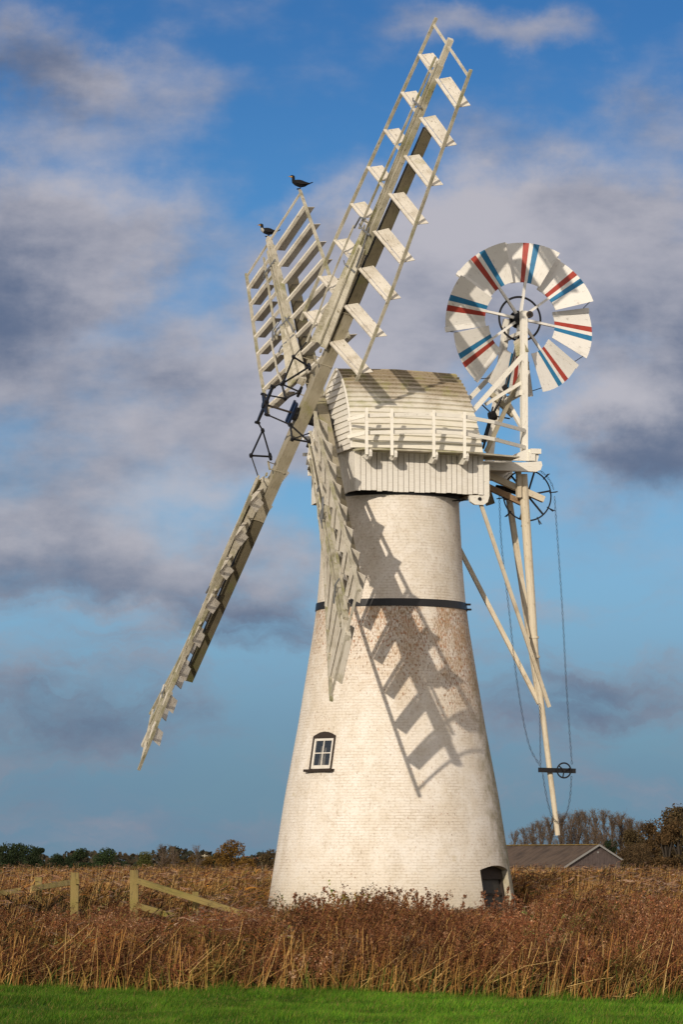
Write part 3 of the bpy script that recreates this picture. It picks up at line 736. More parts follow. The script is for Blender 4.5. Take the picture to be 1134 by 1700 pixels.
# ---- sails
TAU = 0.24988; TH = 0.64350; HUB = Vector((-2.666, 0, 13.84)); GAP = .444; RT = 11.55
nS = Vector((-math.cos(TAU), 0, math.sin(TAU))); uS = Vector((0, -1, 0)); vS = Vector((math.sin(TAU), 0, math.cos(TAU)))
def sail(idx):
    ang = TH + PI / 2 * idx
    d = vS * math.cos(ang) + uS * math.sin(ang); e = -vS * math.sin(ang) + uS * math.cos(ang)
    c0 = HUB - nS * (GAP if idx % 2 else 0)
    rs_ = random.Random(40 + idx)
    def om(r): return R(float(np.interp(r, [2, 4.8, 11.5], [24, 22, 9.5])))
    def Q(r, w_=0.0, s_=0.0):     # radius, across the sail (wide side +), forward (towards the wind)
        o_ = om(r); off = .12 + .0175 * r
        return c0 + d * r + nS * off + (e * math.cos(o_) - nS * math.sin(o_)) * w_ + (nS * math.cos(o_) + e * math.sin(o_)) * s_
    WL, WR = -1.36, 1.86
    # whip: the main timber of the sail
    mb = MB(); rr = [2.2, 4.5, 7, 9.3, 11.62]
    for a, b in zip(rr[:-1], rr[1:]):
        mb.beam(Q(a), Q(b), .23 - .008 * a, .22 - .008 * a, up=nS)
    s = mb.build('sail', M['sail'], mill)
    # planks laid along the whip
    mb = MB()
    for a, b in ((5.2, 8.0), (8.0, 10.9)): mb.beam(Q(a, .14, .03), Q(b, .13, .03), .05, .14, up=nS); mb.beam(Q(a, -.13, .0), Q(b, -.12, .0), .06, .15, up=nS)
    mb.build('whip_cheek', M['rail'], s)
    # leading boards at the root, two overlapping planks
    mb = MB()
    for w0, w1, s0, s1, ra, rb in ((-.12, .27, .17, .12, 2.25, 5.35),):
        sg = 4
        for k in range(sg):
            a = ra + (rb - ra) * k / sg; b = ra + (rb - ra) * (k + 1) / sg
            nar = 1 - .35 * (k / sg) ** 2; nb = 1 - .35 * ((k + 1) / sg) ** 2
            mb.prism([Q(a, w0 * nar, s0), Q(a, w1 * nar, s1), Q(b, w1 * nb, s1), Q(b, w0 * nb, s0)], (Q(a, 0, -.035) - Q(a, 0, 0)))
    mb.build('leading_board', M['sail'], s)
    mb = MB()
    mb.prism([Q(2.1, -.36, .22), Q(2.25, -.11, .15), Q(5.6, -.11, .14), Q(5.9, -.19, .17)], (Q(3, 0, -.04) - Q(3, 0, 0)))
    mb.beam(Q(2.3, .06, .20), Q(5.3, .02, .20), .03, .035, up=nS)
    mb.build('leading_board', M['rail'], s)
    mb = MB(); mb.beam(Q(5.3, .02, .13), Q(10.9, .03, .115), .045, .03, up=nS); mb.beam(Q(5.3, -.09, .13), Q(10.6, -.07, .10), .035, .03, up=nS); mb.build('whip_batten', M['rail'], s)
    # bars
    rb_ = [11.42] + [10.5 - 1.15 * i for i in range(8)]
    for i, r in enumerate(rb_):
        mb = MB(); mb.beam(Q(r, WL, 0), Q(r, WR, 0), .05, .095 if i else .06, up=nS); mb.build('sail_bar', M['vane' if i else 'sail'], s)
    # rails
    def rail(name, wf, r0, r1, wd, ht, so=0.0, mat='rail'):
        mb = MB(); n = 7
        for k in range(n):
            a, b = r0 + (r1 - r0) * k / n, r0 + (r1 - r0) * (k + 1) / n
            mb.beam(Q(a, wf(a), so), Q(b + .01, wf(b), so), wd, ht, up=nS)
        mb.build(name, M[mat], s)
    rail('outer_rail', lambda r: WR, 2.25, 11.6, .06, .085)
    rail('outer_rail', lambda r: WL, 2.2, 11.6, .06, .085)
    rail('inner_rail', lambda r: -.52 + .03 * (r - 6) if r > 6 else -.52, 5.6, 10.9, .05, .06, .03)
    rail('striking_rod', lambda r: -.66 if r > 3 else -.60, 1.9, 5.6, .035, .05, .13, 'sail')
    # shutters: open, hinged behind each bar, swung a little outward
    for i, r in enumerate(rb_[1:]):
        for (w0, w1) in ((.17, WR - .03), (WL + .03, -.55 if r > 5.5 else -.62)):
            sw = R(31 + rs_.uniform(-3.5, 3.5)); dep = .37
            a0, a1 = Q(r, w0, 0), Q(r, w1, 0); dd = -nS * math.cos(sw) + d * math.sin(sw)
            if rs_.random() < .35: a1 = a1 + dd * rs_.uniform(-.03, .03)
            ov = (a1 - a0).normalized() * .06 if w0 > 0 else (a0 - a1).normalized() * 0
            ov2 = (a0 - a1).normalized() * .0
            mb = MB(); th_ = (a1 - a0).cross(dd).normalized() * .018
            f0 = dd * .065
            wr = [rs_.uniform(-.012, .012) for _ in range(4)]
            mb.prism([a0 + f0, a1 + f0, a1 + dd * (dep + wr[0]) + ov * .4, a0 + dd * (dep + wr[1])], th_)
            mb.prism([a0 - dd * .055, a1 - dd * .055, a1 + dd * .035, a0 + dd * .035], th_ * 2.6)
            for q_ in (.12, .5, .88):
                m0 = a0.lerp(a1, q_); mb.beam(m0 + dd * .0 - th_ * .5, m0 + dd * .13 - th_ * .5, .03, .012, up=th_)
            mb.build('shutter', M['vane'], s)
    # fastenings
    mb = MB()
    for r in (4.6, 5.75, 9.6):
        mb = MB(); mb.beam(Q(r, -.30, .16), Q(r + .05, .20, .14), .05, .03, up=nS); mb.tube([Q(r, -.5, .10), Q(r, -.3, .18), Q(r + .02, -.1, .16)], .02, 6); mb.build('iron_strap', M['galv'], s)
    mb = MB(); mb.tube([Q(5.55, -.62, .12), Q(5.95, -.5, .16), Q(6.05, -.22, .18)], .028, 6); mb.build('iron_rod', M['galv'], s); mb = MB(); mb.tube([Q(5.95, .05, .16), Q(5.3, .17, .16), Q(4.8, .20, .16)], .022, 6)
    mb.build('iron_rod', M['galv'], s)
    # bell crank and links of the striking gear
    mb = MB(); pv = c0 + d * 1.48 + nS * .30; rn = c0 + d * 1.62 + nS * .82; ln = c0 + d * .78 + nS * .80
    for a, b in ((pv, rn), (pv, ln), (rn, ln)): mb.beam(a, b, .045, .035, up=e)
    for p_ in (pv, rn, ln): mb.tube([p_ - e * .05, p_ + e * .05], .055, 8)
    mb.tube([pv - e * .16, pv + e * .16], .045, 8)
    tip = HUB + nS * 1.0 + d * .60; mb.tube([tip, ln], .022, 6)
    mb.tube([rn, Q(1.95, -.60, .13)], .018, 6)
    mb.build('bell_crank', M['iron'], s)
    mb = MB()
    for r in (1.75, 3.4):
        cc = c0 + d * r
        for q in (.2,): mb.beam(cc + nS * .235 - e * .24, cc + nS * .235 + e * .24, .05, .03, up=d); mb.beam(cc + nS * -.20 - e * .22, cc - nS * .20 + e * .22, .05, .03, up=d); mb.tube([cc + nS * .26 + e * .19, cc - nS * .24 + e * .19], .014, 6); mb.tube([cc + nS * .26 - e * .19, cc - nS * .24 - e * .19], .014, 6)
    mb.tube([c0 + d * 2.05 + e * .02 + nS * .17, c0 + d * 2.05 + e * .02 + nS * .21], .06, 10)
    mb.build('strap_bolt', M['stock'], s)
for k in range(4): sail(k)
for idx in (0, 1):   # stocks: one timber through the poll end for each pair of sails
    ang = TH + PI / 2 * idx
    d = vS * math.cos(ang) + uS * math.sin(ang)
    c0 = HUB - nS * (GAP + .22 if idx else .10)
    mb = MB()
    for s in (-1, 1):
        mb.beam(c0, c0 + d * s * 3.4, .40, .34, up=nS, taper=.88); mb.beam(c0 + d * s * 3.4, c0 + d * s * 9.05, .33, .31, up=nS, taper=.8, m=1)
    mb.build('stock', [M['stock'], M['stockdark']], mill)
mb = MB()
mb.tube([HUB + nS * .22, HUB - nS * .70, HUB - nS * 2.2], [.20, .19, .16], 10)
sh = mb.build('windshaft', M['iron'], mill)
mb = MB(); mb.tube([HUB + nS * .2, HUB + nS * 1.06], .03, 8); mb.build('striking_rod', M['rustiron'], sh)
mb = MB(); sc_ = HUB + nS * 1.0
for k in range(4):
    ang = TH + PI / 2 * k; d = vS * math.cos(ang) + uS * math.sin(ang); e = -vS * math.sin(ang) + uS * math.cos(ang)
    mb.prism([sc_ - e * .10, sc_ + e * .10, sc_ + e * .045 + d * .62, sc_ - e * .045 + d * .62], nS * .06)
    mb.tube([sc_ + d * .60 - nS * .05, sc_ + d * .60 + nS * .1], .04, 8)
mb.tube([sc_ - nS * .04, sc_ + nS * .1], .12, 12)
mb.build('spider', M['iron'], sh)
mb = MB()
for k in (0, 2):
    ang = TH + PI / 2 * k; d = vS * math.cos(ang) + uS * math.sin(ang); e = -vS * math.sin(ang) + uS * math.cos(ang)
    p = HUB + nS * .24; mb.beam(p - d * .30 + e * .14, p + d * .38 + e * .14, .13, .06, up=nS)
mb.build('poll_plate', M['blueiron'], sh)

# ------------------------------------------------------------------ cormorants
def cormorant(loc, scale, label, white=False, rz=0.0):
    mb = MB()
    # centre line x (facing -x), z, radius across, radius up
    S = [(-.36, .385, .008, .006), (-.345, .388, .010, .010), (-.30, .392, .016, .017), (-.275, .392, .030, .034), (-.235, .390, .045, .050), (-.205, .378, .047, .055),
         (-.195, .335, .040, .045), (-.20, .29, .042, .050), (-.185, .24, .06, .07), (-.12, .205, .09, .095), (-.02, .18, .11, .115), (.08, .165, .10, .105),
         (.16, .155, .075, .075), (.22, .16, .045, .035), (.30, .185, .04, .018), (.38, .215, .05, .012), (.40, .222, .035, .008)]
    n = 14; b = 0
    P_ = [Vector((a, 0, z)) for a, z, _, _ in S]
    for i, (x, z, rw, rh) in enumerate(S):
        dd = (P_[min(i + 1, len(P_) - 1)] - P_[max(i - 1, 0)]).normalized(); up = Vector((-dd.z, 0, dd.x))
        for k in range(n):
            a = 2 * PI * k / n; p = P_[i] + Vector((0, 1, 0)) * math.cos(a) * rw + up * math.sin(a) * rh
            mb.v.append(tuple(p * scale))
    for i in range(len(S) - 1):
        for k in range(n):
            j = (k + 1) % n; mid = S[i][0]; a = 2 * PI * (k + .5) / n; low = math.sin(a) < .1
            m_ = 2 if i < 2 else (1 if (i in (2, 3) and low) else (3 if (white and i in (7, 8) and math.sin(a) < .3) else 0))
            mb.face([i * n + k, i * n + j, (i + 1) * n + j, (i + 1) * n + k], None, m_)
    mb.face(list(range(n))[::-1], None, 2); mb.face([(len(S) - 1) * n + k for k in range(n)])
    for y in (-.045, .045):   # legs run out of the belly, webbed feet
        mb.tube([Vector((.03, y, .11)) * scale, Vector((.02, y, .05)) * scale, Vector((-.01, y, .012)) * scale], [.024 * scale, .014 * scale, .012 * scale], 8)
        for t_ in (-.05, 0, .05): mb.tube([Vector((-.01, y, .012)) * scale, Vector((-.09, y + t_ * .8, .006)) * scale], [.011 * scale, .005 * scale], 6)
    o = mb.build('cormorant', [M['bird'], M['throat'], M['bill'], M['birdwhite']], None, True)
    o.location = loc; o.rotation_euler = (0, 0, rz); tag(o, label, 'bird', 'cormorants perched on the sails')
    for sg in (-1, 1):
        mb = MB(); Wp = [(-.15, .27, .03), (-.05, .265, .05), (.10, .235, .055), (.24, .19, .045), (.31, .175, .025), (.20, .145, .05), (.05, .13, .075), (-.10, .16, .07)]
        mb.prism([Vector((x, sg * (.045 + q), z)) * scale for x, z, q in Wp], (0, sg * .02 * scale, 0)); mb.build('wing', M['wing'], o)
        mb = MB(); mb.tube([Vector((-.245, sg * .040, .402)) * scale, Vector((-.245, sg * .052, .402)) * scale], .008 * scale, 8); mb.build('eye', M['eye'], o)
    return o
M['bird'] = plain('black_plumage', (.004, .004, .005), .95, 0, .3, 30); M['wing'] = plain('bronze_black_wing', (.008, .007, .007), .95, 0, .5, 25)
M['throat'] = plain('yellow_throat', (.60, .30, .05), .6); M['bill'] = plain('grey_bill', (.22, .17, .12), .5); M['birdwhite'] = plain('pale_breast', (.35, .34, .31), .7); M['eye'] = plain('green_eye', (.03, .10, .06), .2)
def mill_pt(x, y, z):
    ca, sa = math.cos(ROT), math.sin(ROT); return Vector((AX + x * ca - y * sa, AY + x * sa + y * ca, z))
def sail_pt(idx, r, w_, s_=0.0):
    ang = TH + PI / 2 * idx
    d = vS * math.cos(ang) + uS * math.sin(ang); e = -vS * math.sin(ang) + uS * math.cos(ang); o_ = R(9.5)
    c0 = HUB - nS * (GAP if idx % 2 else 0)
    p = c0 + d * r + nS * (.12 + .0175 * r) + (e * math.cos(o_) - nS * math.sin(o_)) * w_ + (nS * math.cos(o_) + e * math.sin(o_)) * s_
    return mill_pt(p.x, p.y, p.z)
p1 = sail_pt(3, 11.62, 1.86); p2 = sail_pt(3, 11.62, 0.0)
cormorant(p1 + Vector((0, 0, .02)), 1.0, 'black cormorant standing on the outermost corner of the far sail', False, R(4))
cormorant(p2 + Vector((-.02, 0, .06)), .95, 'black cormorant with pale breast perched on the whip end of the far sail', True, R(-6))

# ------------------------------------------------------------------ fences
def at(px, py, Y):       # where the sight line of a photo pixel meets distance Y (offline survey, kept to the centimetre)
    return Vector((round((px - 567) / 5500 * Y, 2), Y, round(1.6 - (py - 1428) / 5500 * Y, 2)))
def fence(label, posts, rails):
    f = empty('fence', (posts[0][0].x, posts[0][0].y, 0)); tag(f, label, 'fence', 'old mossy timber fences in the reeds')
    inv = Vector((posts[0][0].x, posts[0][0].y, 0))
    for top, wd in posts:
        mb = MB(); p = top - inv; lean = random.uniform(-.015, .015)
        mb.beam((p.x + lean, p.y, -.05), (p.x, p.y, p.z), wd, wd, up=(0, 1, 0)); mb.build('fence_post', M['fencewood'], f)
    for a, b, h in rails:
        mb = MB(); mb.beam(a - inv, b - inv, .045, h); mb.build('fence_rail', M['fencewood'], f)
    return f
fence('weathered mossy fence length with two posts at the left edge of the reeds', [(at(126.5, 1447, 54), .13), (at(67, 1455, 59), .115)],
      [(at(57, 1474, 58.9), at(132, 1462, 53.85), .09), (at(-40, 1488, 64), at(36, 1477, 60), .09)])
fence('broken fence with a sagging top rail falling to the right', [(at(225, 1443, 54), .135), (at(326, 1479, 54.1), .10)],
      [(at(229, 1461, 53.9), at(418, 1519, 53.2), .095), (at(229, 1501, 53.95), at(292, 1519, 53.6), .095)])

# ------------------------------------------------------------------ barn
def barn():
    bx, by = at(990, 1400, 480).x, 480
    b = empty('barn', (bx, by, -1.45), R(-12)); tag(b, 'long low brown farm barn with grey gable behind the reeds', 'barn')
    hw, L, ez, rz = 5.7, 34, 2.2, 5.25
    mb = MB()
    for i in range(38):  # boarded gable
        x0 = -hw + .3 * i; x1 = x0 + .27
        def top(x): return rz - (rz - ez) * abs(x) / hw - .05
        off = random.uniform(0, .04)
        mb.prism([(x0, -off, 0), (x1, -off, 0), (x1, -off, top(x1)), (x0, -off, top(x0))], (0, .06, 0))
    mb.prism([(-hw + .1, .05, 0), (hw - .1, .05, 0), (hw - .1, .05, ez - .1), (0, .05, rz - .15), (-hw + .1, .05, ez - .1)], (0, .05, 0))
    mb.beam((-hw, .1, 1.1), (-hw, L, 1.1), .1, 2.2, up=(0, 0, 1)); mb.beam((hw, .1, 1.1), (hw, L, 1.1), .1, 2.2); mb.beam((-hw, L, 1.1), (hw, L, 1.1), .1, 2.2)
    mb.build('barn_wall', M['barnboard'], b)
    for sg in (-1, 1):
        mb = MB(); n = 46
        for i in range(n):
            y0 = -.4 + (L + .8) * i / n; y1 = -.4 + (L + .8) * (i + 1) / n - .02; z_ = .03 * (i % 2)
            mb.prism([(sg * .0, y0, rz + z_), (sg * (hw + .4), y0, ez - .21 + z_), (sg * (hw + .4), y1, ez - .21 + z_), (0, y1, rz + z_)], (0, 0, .06))
        mb.build('barn_roof', M['barnroof'], b)
        mb = MB(); mb.beam((0, -.45, rz + .05), (sg * (hw + .45), -.45, ez - .16), .06, .26, up=(0, 0, 1)); mb.build('barge_board', M['bargeboard'], b)
    mb = MB(); mb.beam((0, -.4, rz + .12), (0, L + .4, rz + .12), .5, .12); mb.build('barn_ridge', M['lichen'], b)
    mb = MB(); mb.tube([(0, -.06, rz - 1.0), (0, -.12, rz - 1.0)], .16, 12); mb.build('gable_lamp', M['bargeboard'], b)
    return b
M['barnboard'] = wood_mat('grey_barn_boards', (.11, .085, .078), (.05, .038, .036), (.10, .085, .06), .2, .6, seed=12)
M['barnroof'] = plain('brown_corrugated_roof', (.095, .066, .046), .85, 0, .5, .5)
M['bargeboard'] = plain('pale_barge_board', (.27, .265, .25), .6)
M['lichen'] = plain('lichened_ridge', (.22, .15, .045), .9, 0, .5, 1)
bn = barn()
bn.rotation_euler = (0, 0, R(30)); 

# ------------------------------------------------------------------ trees
def mk_quads(C, S, cols, rs, flat=.0, asp=1.0):
    """random leaf-clump quads: centres C (n,3), sizes S (n)"""
    n = len(C); a = rs.normal(size=(n, 3)); a /= np.linalg.norm(a, axis=1)[:, None]
    b = rs.normal(size=(n, 3)); b -= (b * a).sum(1)[:, None] * a; b /= np.linalg.norm(b, axis=1)[:, None]
    a = a * S[:, None] * asp; b = b * S[:, None]
    V_ = np.stack([C - a - b * .6, C + a * .2 - b, C + a + b * .5, C - a * .3 + b], 1).reshape(-1, 3)
    F_ = np.arange(4 * n).reshape(n, 4)
    return V_, F_, np.repeat(cols, 4, 0)
def limb_mesh(segs, col):
    """segs: list of (p0,p1,r0,r1) -> triangular prisms"""
    V_, F_ = [], []
    for p0, p1, r0, r1 in segs:
        p0, p1 = np.array(p0, float), np.array(p1, float); d = p1 - p0; d /= np.linalg.norm(d) + 1e-9
        x = np.cross(d, [0.3, .9, .2]); x /= np.linalg.norm(x) + 1e-9; y = np.cross(d, x); b = len(V_)
        for p, r in ((p0, r0), (p1, r1)):
            for k in range(4):
                a = PI / 2 * k; V_.append(p + r * (math.cos(a) * x + math.sin(a) * y))
        for k in range(4): F_.append([b + k, b + (k + 1) % 4, b + 4 + (k + 1) % 4, b + 4 + k])
    V_ = np.array(V_); c = np.tile(np.array(col), (len(V_), 1)); return V_, np.array(F_), c
def leafy_tree(name, px, topy, wpx, Y, label, cols, seed, base=-1.3, density=1.3, group='trees on the horizon', lob=9, see=.0):
    rs = np.random.default_rng(seed); c = at(px, topy, Y); h = (c.z - base) * 1.03; rad = wpx / 5500 * Y / 2 * 1.15
    root = empty(name, (c.x, Y, base)); tag(root, label, 'tree', group)
    segs = [((0, 0, 0), (0, 0, h * .35), .04 * h, .03 * h)]; cs = []
    for i in range(lob):
        a = rs.uniform(0, 2 * PI); q = rs.uniform(.2, .8); zz = h * rs.uniform(.25, .86)
        wz = math.sqrt(max(0.05, 1 - ((zz / h - .52) / .52) ** 2))
        p = np.array([math.cos(a) * rad * q * wz, math.sin(a) * rad * q * wz, zz]); cs.append((p, rs.uniform(.30, .48) * min(rad, h * .6)))
        segs.append(((0, 0, h * .3), p, .02 * h, .006 * h))
    cs.append((np.array([rs.uniform(-.15, .15) * rad, 0, h * .8]), h * .19)); cs.append((np.array([-rad * .55, 0, h * .4]), min(rad, h) * .36)); cs.append((np.array([rad * .55, 0, h * .38]), min(rad, h) * .36))
    V_, F_, c_ = limb_mesh(segs, (.05, .04, .03)); npmesh('trunk', V_, F_, M['bark'], c_, root)
    Cn, Sz, Cl = [], [], []
    for p, r in cs:
        n = int(260 * density); v = rs.normal(size=(n, 3)); v /= np.linalg.norm(v, axis=1)[:, None]
        v *= (rs.uniform(.45, 1.08, n) ** .6)[:, None] * r; v[:, 2] *= .85
        q = p + v; q[:, 2] = np.clip(q[:, 2], 0.05 * h, h)
        Cn.append(q); Sz.append(rs.uniform(.5, 1.2, n) * h * (.022 if density < 1.5 else .0135) * (1.3 - .3 * min(density, 1.5))); k = rs.random((n, 1)); tone = rs.uniform(.75, 1.2)
        Cl.append((np.array(cols[0]) * (1 - k) + np.array(cols[1]) * k) * tone)
    V_, F_, c_ = mk_quads(np.concatenate(Cn), np.concatenate(Sz), np.concatenate(Cl), rs)
    npmesh('crown', V_, F_, M['leaf'], c_, root)
def bare_tree(name, px, topy, wpx, Y, label, seed, base=-1.3, col=(.13, .095, .07), poplar=True, low=((.07, .05, .02), (.13, .085, .03)), group='bare trees on the horizon', nl=26):
    rs = np.random.default_rng(seed); c = at(px, topy, Y); h = c.z - base; rad = wpx / 5500 * Y / 2
    root = empty(name, (c.x, Y, base)); tag(root, label, 'tree', group)
    segs = []; lean = rs.uniform(-.04, .04) * h
    tr = [np.array([0, 0, 0]), np.array([lean * .4, 0, h * .4]), np.array([lean, 0, h * .93])]
    segs += [(tr[0], tr[1], .022 * h, .014 * h), (tr[1], tr[2], .014 * h, .003 * h)]; tw_ = []; ends = []
    for i in range(nl):
        z0 = h * rs.uniform(.15, .85); s = z0 / h; base_p = np.array([lean * s, 0, z0]); a = rs.uniform(0, 2 * PI)
        ln = h * rs.uniform(.18, .38) * (1.15 - s * .7); out = rad / h * rs.uniform(.8, 1.7)
        dr = np.array([math.cos(a) * out * 1.3, math.sin(a) * out * 1.3, 1.0 if poplar else .6]); dr /= np.linalg.norm(dr)
        p1_ = base_p + dr * ln; p1_[2] = min(p1_[2], h); segs.append((base_p, p1_, .006 * h, .0022 * h))
        for j in range(9):
            f = rs.uniform(.25, 1); q = base_p + (p1_ - base_p) * f; d2 = dr + rs.normal(size=3) * .4; d2[2] = abs(d2[2]) + .25; d2 /= np.linalg.norm(d2)
            e = q + d2 * h * rs.uniform(.05, .13); e[2] = min(e[2], h * 1.02); segs.append((q, e, .0024 * h, .0009 * h)); ends.append(e); ends.append((q + e) / 2)
            for w_ in range(2):
                d3 = d2 + rs.normal(size=3) * .5; e2 = q + (e - q) * .6 + d3 * h * .04; segs.append((q + (e - q) * .6, e2, .0014 * h, .0007 * h)); ends.append(e2)
    V_, F_, c_ = limb_mesh(segs, col); npmesh('trunk', V_, F_, M['bark'], c_, root)
    E_ = np.array(ends); n = len(E_); k = rs.random((n, 1)); C1 = np.array(col) * .9 * (1 - k) + np.array([.17, .12, .06]) * k
    nb = 700; LB = np.stack([rs.uniform(-1, 1, nb) * rad * 1.3, rs.uniform(-1, 1, nb) * rad, h * rs.uniform(0, .42, nb)], 1); k2 = rs.random((nb, 1))
    C2 = np.array(low[0]) * (1 - k2) + np.array(low[1]) * k2
    V1, F1, c1 = mk_quads(E_ + rs.normal(size=(n, 3)) * h * .01, rs.uniform(.3, .8, n) * h * .009, C1, rs)
    V2, F2, c2 = mk_quads(LB, rs.uniform(.5, 1.2, nb) * h * .018, C2, rs)
    npmesh('crown', np.concatenate([V1, V2]), np.concatenate([F1, F2 + len(V1)]), M['leaf'], np.concatenate([c1, c2]), root)
DG, DG2 = (.012, .022, .010), (.035, .05, .018)
OG, OG2 = (.05, .06, .018), (.10, .10, .025)
OB, OB2 = (.11, .055, .015), (.19, .11, .022)
BR, BR2 = (.055, .038, .018), (.12, .085, .036)
LT = [(-8, 1397, 90, 420, 'dark tree cut by the left edge of the view', DG, DG2), (38, 1400, 66, 440, 'dark rounded tree second from the left edge', DG, DG2),
      (97, 1417, 34, 560, 'small dark green tree between the two larger dark trees on the left', DG, DG2), (118, 1420, 30, 600, 'low distant dark bush left of the round green tree', DG, DG2),
      (139, 1406, 40, 520, 'round topped dark green tree left of the wide oak', DG, (.04, .06, .02)), (186, 1407, 62, 500, 'wide dark green oak above the broken fence', DG, (.045, .07, .022)),
      (240, 1415, 42, 480, 'olive green low tree beside the wide dark oak', OG, OG2), (352, 1418, 22, 620, 'small dark tree just left of the orange oak', DG, DG2),
      (391, 1396, 66, 500, 'rounded orange brown oak near the mill foot', OB, OB2), (297, 1420, 56, 540, 'brown scrubby thicket below the bare trees', BR, (.13, .08, .03)),
      (452, 1408, 40, 470, 'dark brown tree partly hidden behind the mill tower', BR, BR2), (418, 1424, 30, 560, 'low brown bush right of the orange oak', BR, OB),
      (343, 1422, 26, 530, 'low brown bush under the small bare tree', BR, OB2), (318, 1421, 30, 560, 'russet bush between the two bare trees', BR, OB2),
      (65, 1404, 26, 450, 'narrow dark tree at the right end of the left clump', DG, DG2)]
for i, (px, ty, wp, Y, lb, c1, c2) in enumerate(LT): leafy_tree('oak_tree' if wp > 50 else 'hedgerow_tree', px, ty, wp, Y, lb, (c1, c2), 100 + i)
bare_tree('bare_tree', 270, 1400, 44, 520, 'wide bare twiggy tree on the horizon left of the mill', 31, nl=34, poplar=False)
bare_tree('bare_tree', 291, 1402, 26, 530, 'slimmer bare tree touching the wide bare one', 32, nl=22, poplar=False)
bare_tree('bare_tree', 328, 1404, 24, 520, 'small bare tree standing alone left of the orange oak', 33, nl=22, poplar=False)
PP = [(852, 1381), (868, 1374), (884, 1368), (899, 1363), (913, 1359), (928, 1352), (944, 1351), (958, 1348), (973, 1350), (987, 1347), (1002, 1348), (1015, 1353), (1029, 1352), (1043, 1360), (1056, 1366)]
for i, (px, ty) in enumerate(PP):
    od = ['first', 'second', 'third', 'fourth', 'fifth', 'sixth', 'seventh', 'eighth', 'ninth', 'tenth', 'eleventh', 'twelfth', 'thirteenth', 'fourteenth', 'fifteenth'][i]
    bare_tree('bare_poplar', px, ty + random.uniform(-2, 2), 40, 640 + 12 * math.sin(i * 2.3), '%s from the mill in the row of bare poplars behind the barn' % od, 50 + i, low=((.07, .055, .018), (.16, .11, .025)) if i < 6 else ((.06, .04, .02), (.11, .07, .035)), group='row of bare poplars behind the barn', nl=40)
RT_ = [(1050, 1373, 44, 330, 'brown twiggy bush right beside the barn gable', BR, BR2), (1082, 1358, 56, 320, 'brown autumn tree between the barn and the tallest tree', BR, (.12, .07, .028)),
       (1126, 1333, 66, 310, 'tall dark brown tree at the right edge of the view', (.035, .025, .015), BR2), (1105, 1352, 40, 300, 'brown leafy tree in front of the tallest right hand tree', BR, (.13, .075, .03)),
       (1012, 1392, 24, 500, 'small dark green bush behind the barn ridge', DG, DG2), (1060, 1400, 60, 290, 'low brown scrub at the foot of the right hand trees', BR, (.12, .075, .035)), (1160, 1345, 60, 300, 'dark tree beyond the right edge', BR, BR2)]
for i, (px, ty, wp, Y, lb, c1, c2) in enumerate(RT_): leafy_tree('autumn_tree' if ty < 1380 else 'scrub_bush', px, ty, wp, Y, lb, (c1, c2), 200 + i, density=1.7, group='brown trees right of the barn', lob=15)

# far hedge line and wood
def far_wood():
    rs = np.random.default_rng(5); n = 16000
    X = rs.uniform(-150, 150, n); Y = rs.uniform(740, 800, n)
    top = 3.6 + 1.2 * np.sin(X * .21) * np.sin(X * .073 + 1) + .5 * np.sin(X * .6)
    Z = -1.3 + rs.random(n) ** .8 * (top + .9)
    k = rs.random((n, 1)); c = np.array([.022, .028, .018]) * (1 - k) + np.array([.07, .05, .028]) * k
    V_, F_, cc = mk_quads(np.stack([X, Y, Z], 1), rs.uniform(.3, .7, n), c, rs)
    tag(npmesh('far_wood', V_, F_, M['leaf'], cc), 'low dark line of distant woodland along the horizon', 'woodland', kind='stuff')
far_wood()
def pole(px, ty, Y, lb):
    c = at(px, ty, Y); mb = MB(); mb.tube([(0, 0, 0), (0, 0, c.z + 1.3)], [.16, .11], 8); mb.beam((-.5, 0, c.z + 1.0), (.5, 0, c.z + 1.0), .1, .12)
    o = mb.build('utility_pole', M['stock']); o.location = (c.x, Y, -1.3); tag(o, lb, 'pole', 'distant utility poles')
pole(341, 1417, 560, 'thin pale pole left of the orange oak'); pole(436, 1419, 540, 'thin pale pole between the orange oak and the mill')
def cottage(px, Y, lb):
    c = at(px, 1424, Y); o = empty('cottage', (c.x, Y, -1.6), R(20)); tag(o, lb, 'house')
    mb = MB(); mb.prism([(-3.5, 0, 0), (3.5, 0, 0), (3.5, 0, 2.3), (-3.5, 0, 2.3)], (0, 5, 0)); mb.prism([(-3.5, 0, 2.3), (-3.5, 5, 2.3), (-3.5, 2.5, 4.2)], (7, 0, 0)); mb.build('wall', M['cottage'], o)
    for s in (0, 1):
        mb = MB(); y0, y1 = (-.3, 2.5) if s == 0 else (5.3, 2.5)
        mb.prism([(-3.8, y0, 2.1), (3.8, y0, 2.1), (3.8, y1, 4.3), (-3.8, y1, 4.3)], (0, 0, .12)); mb.build('roof', M['tile'], o)
    mb = MB(); mb.box((2.2, 2.5, 4.6), (.6, .6, 1.2)); mb.build('chimney', M['tile'], o)
M['cottage'] = plain('cottage_brick', (.30, .20, .14), .8); M['tile'] = plain('orange_roof_tile', (.26, .10, .045), .8)
cottage(432, 900, 'tiny orange roofed cottage on the horizon left of the mill')

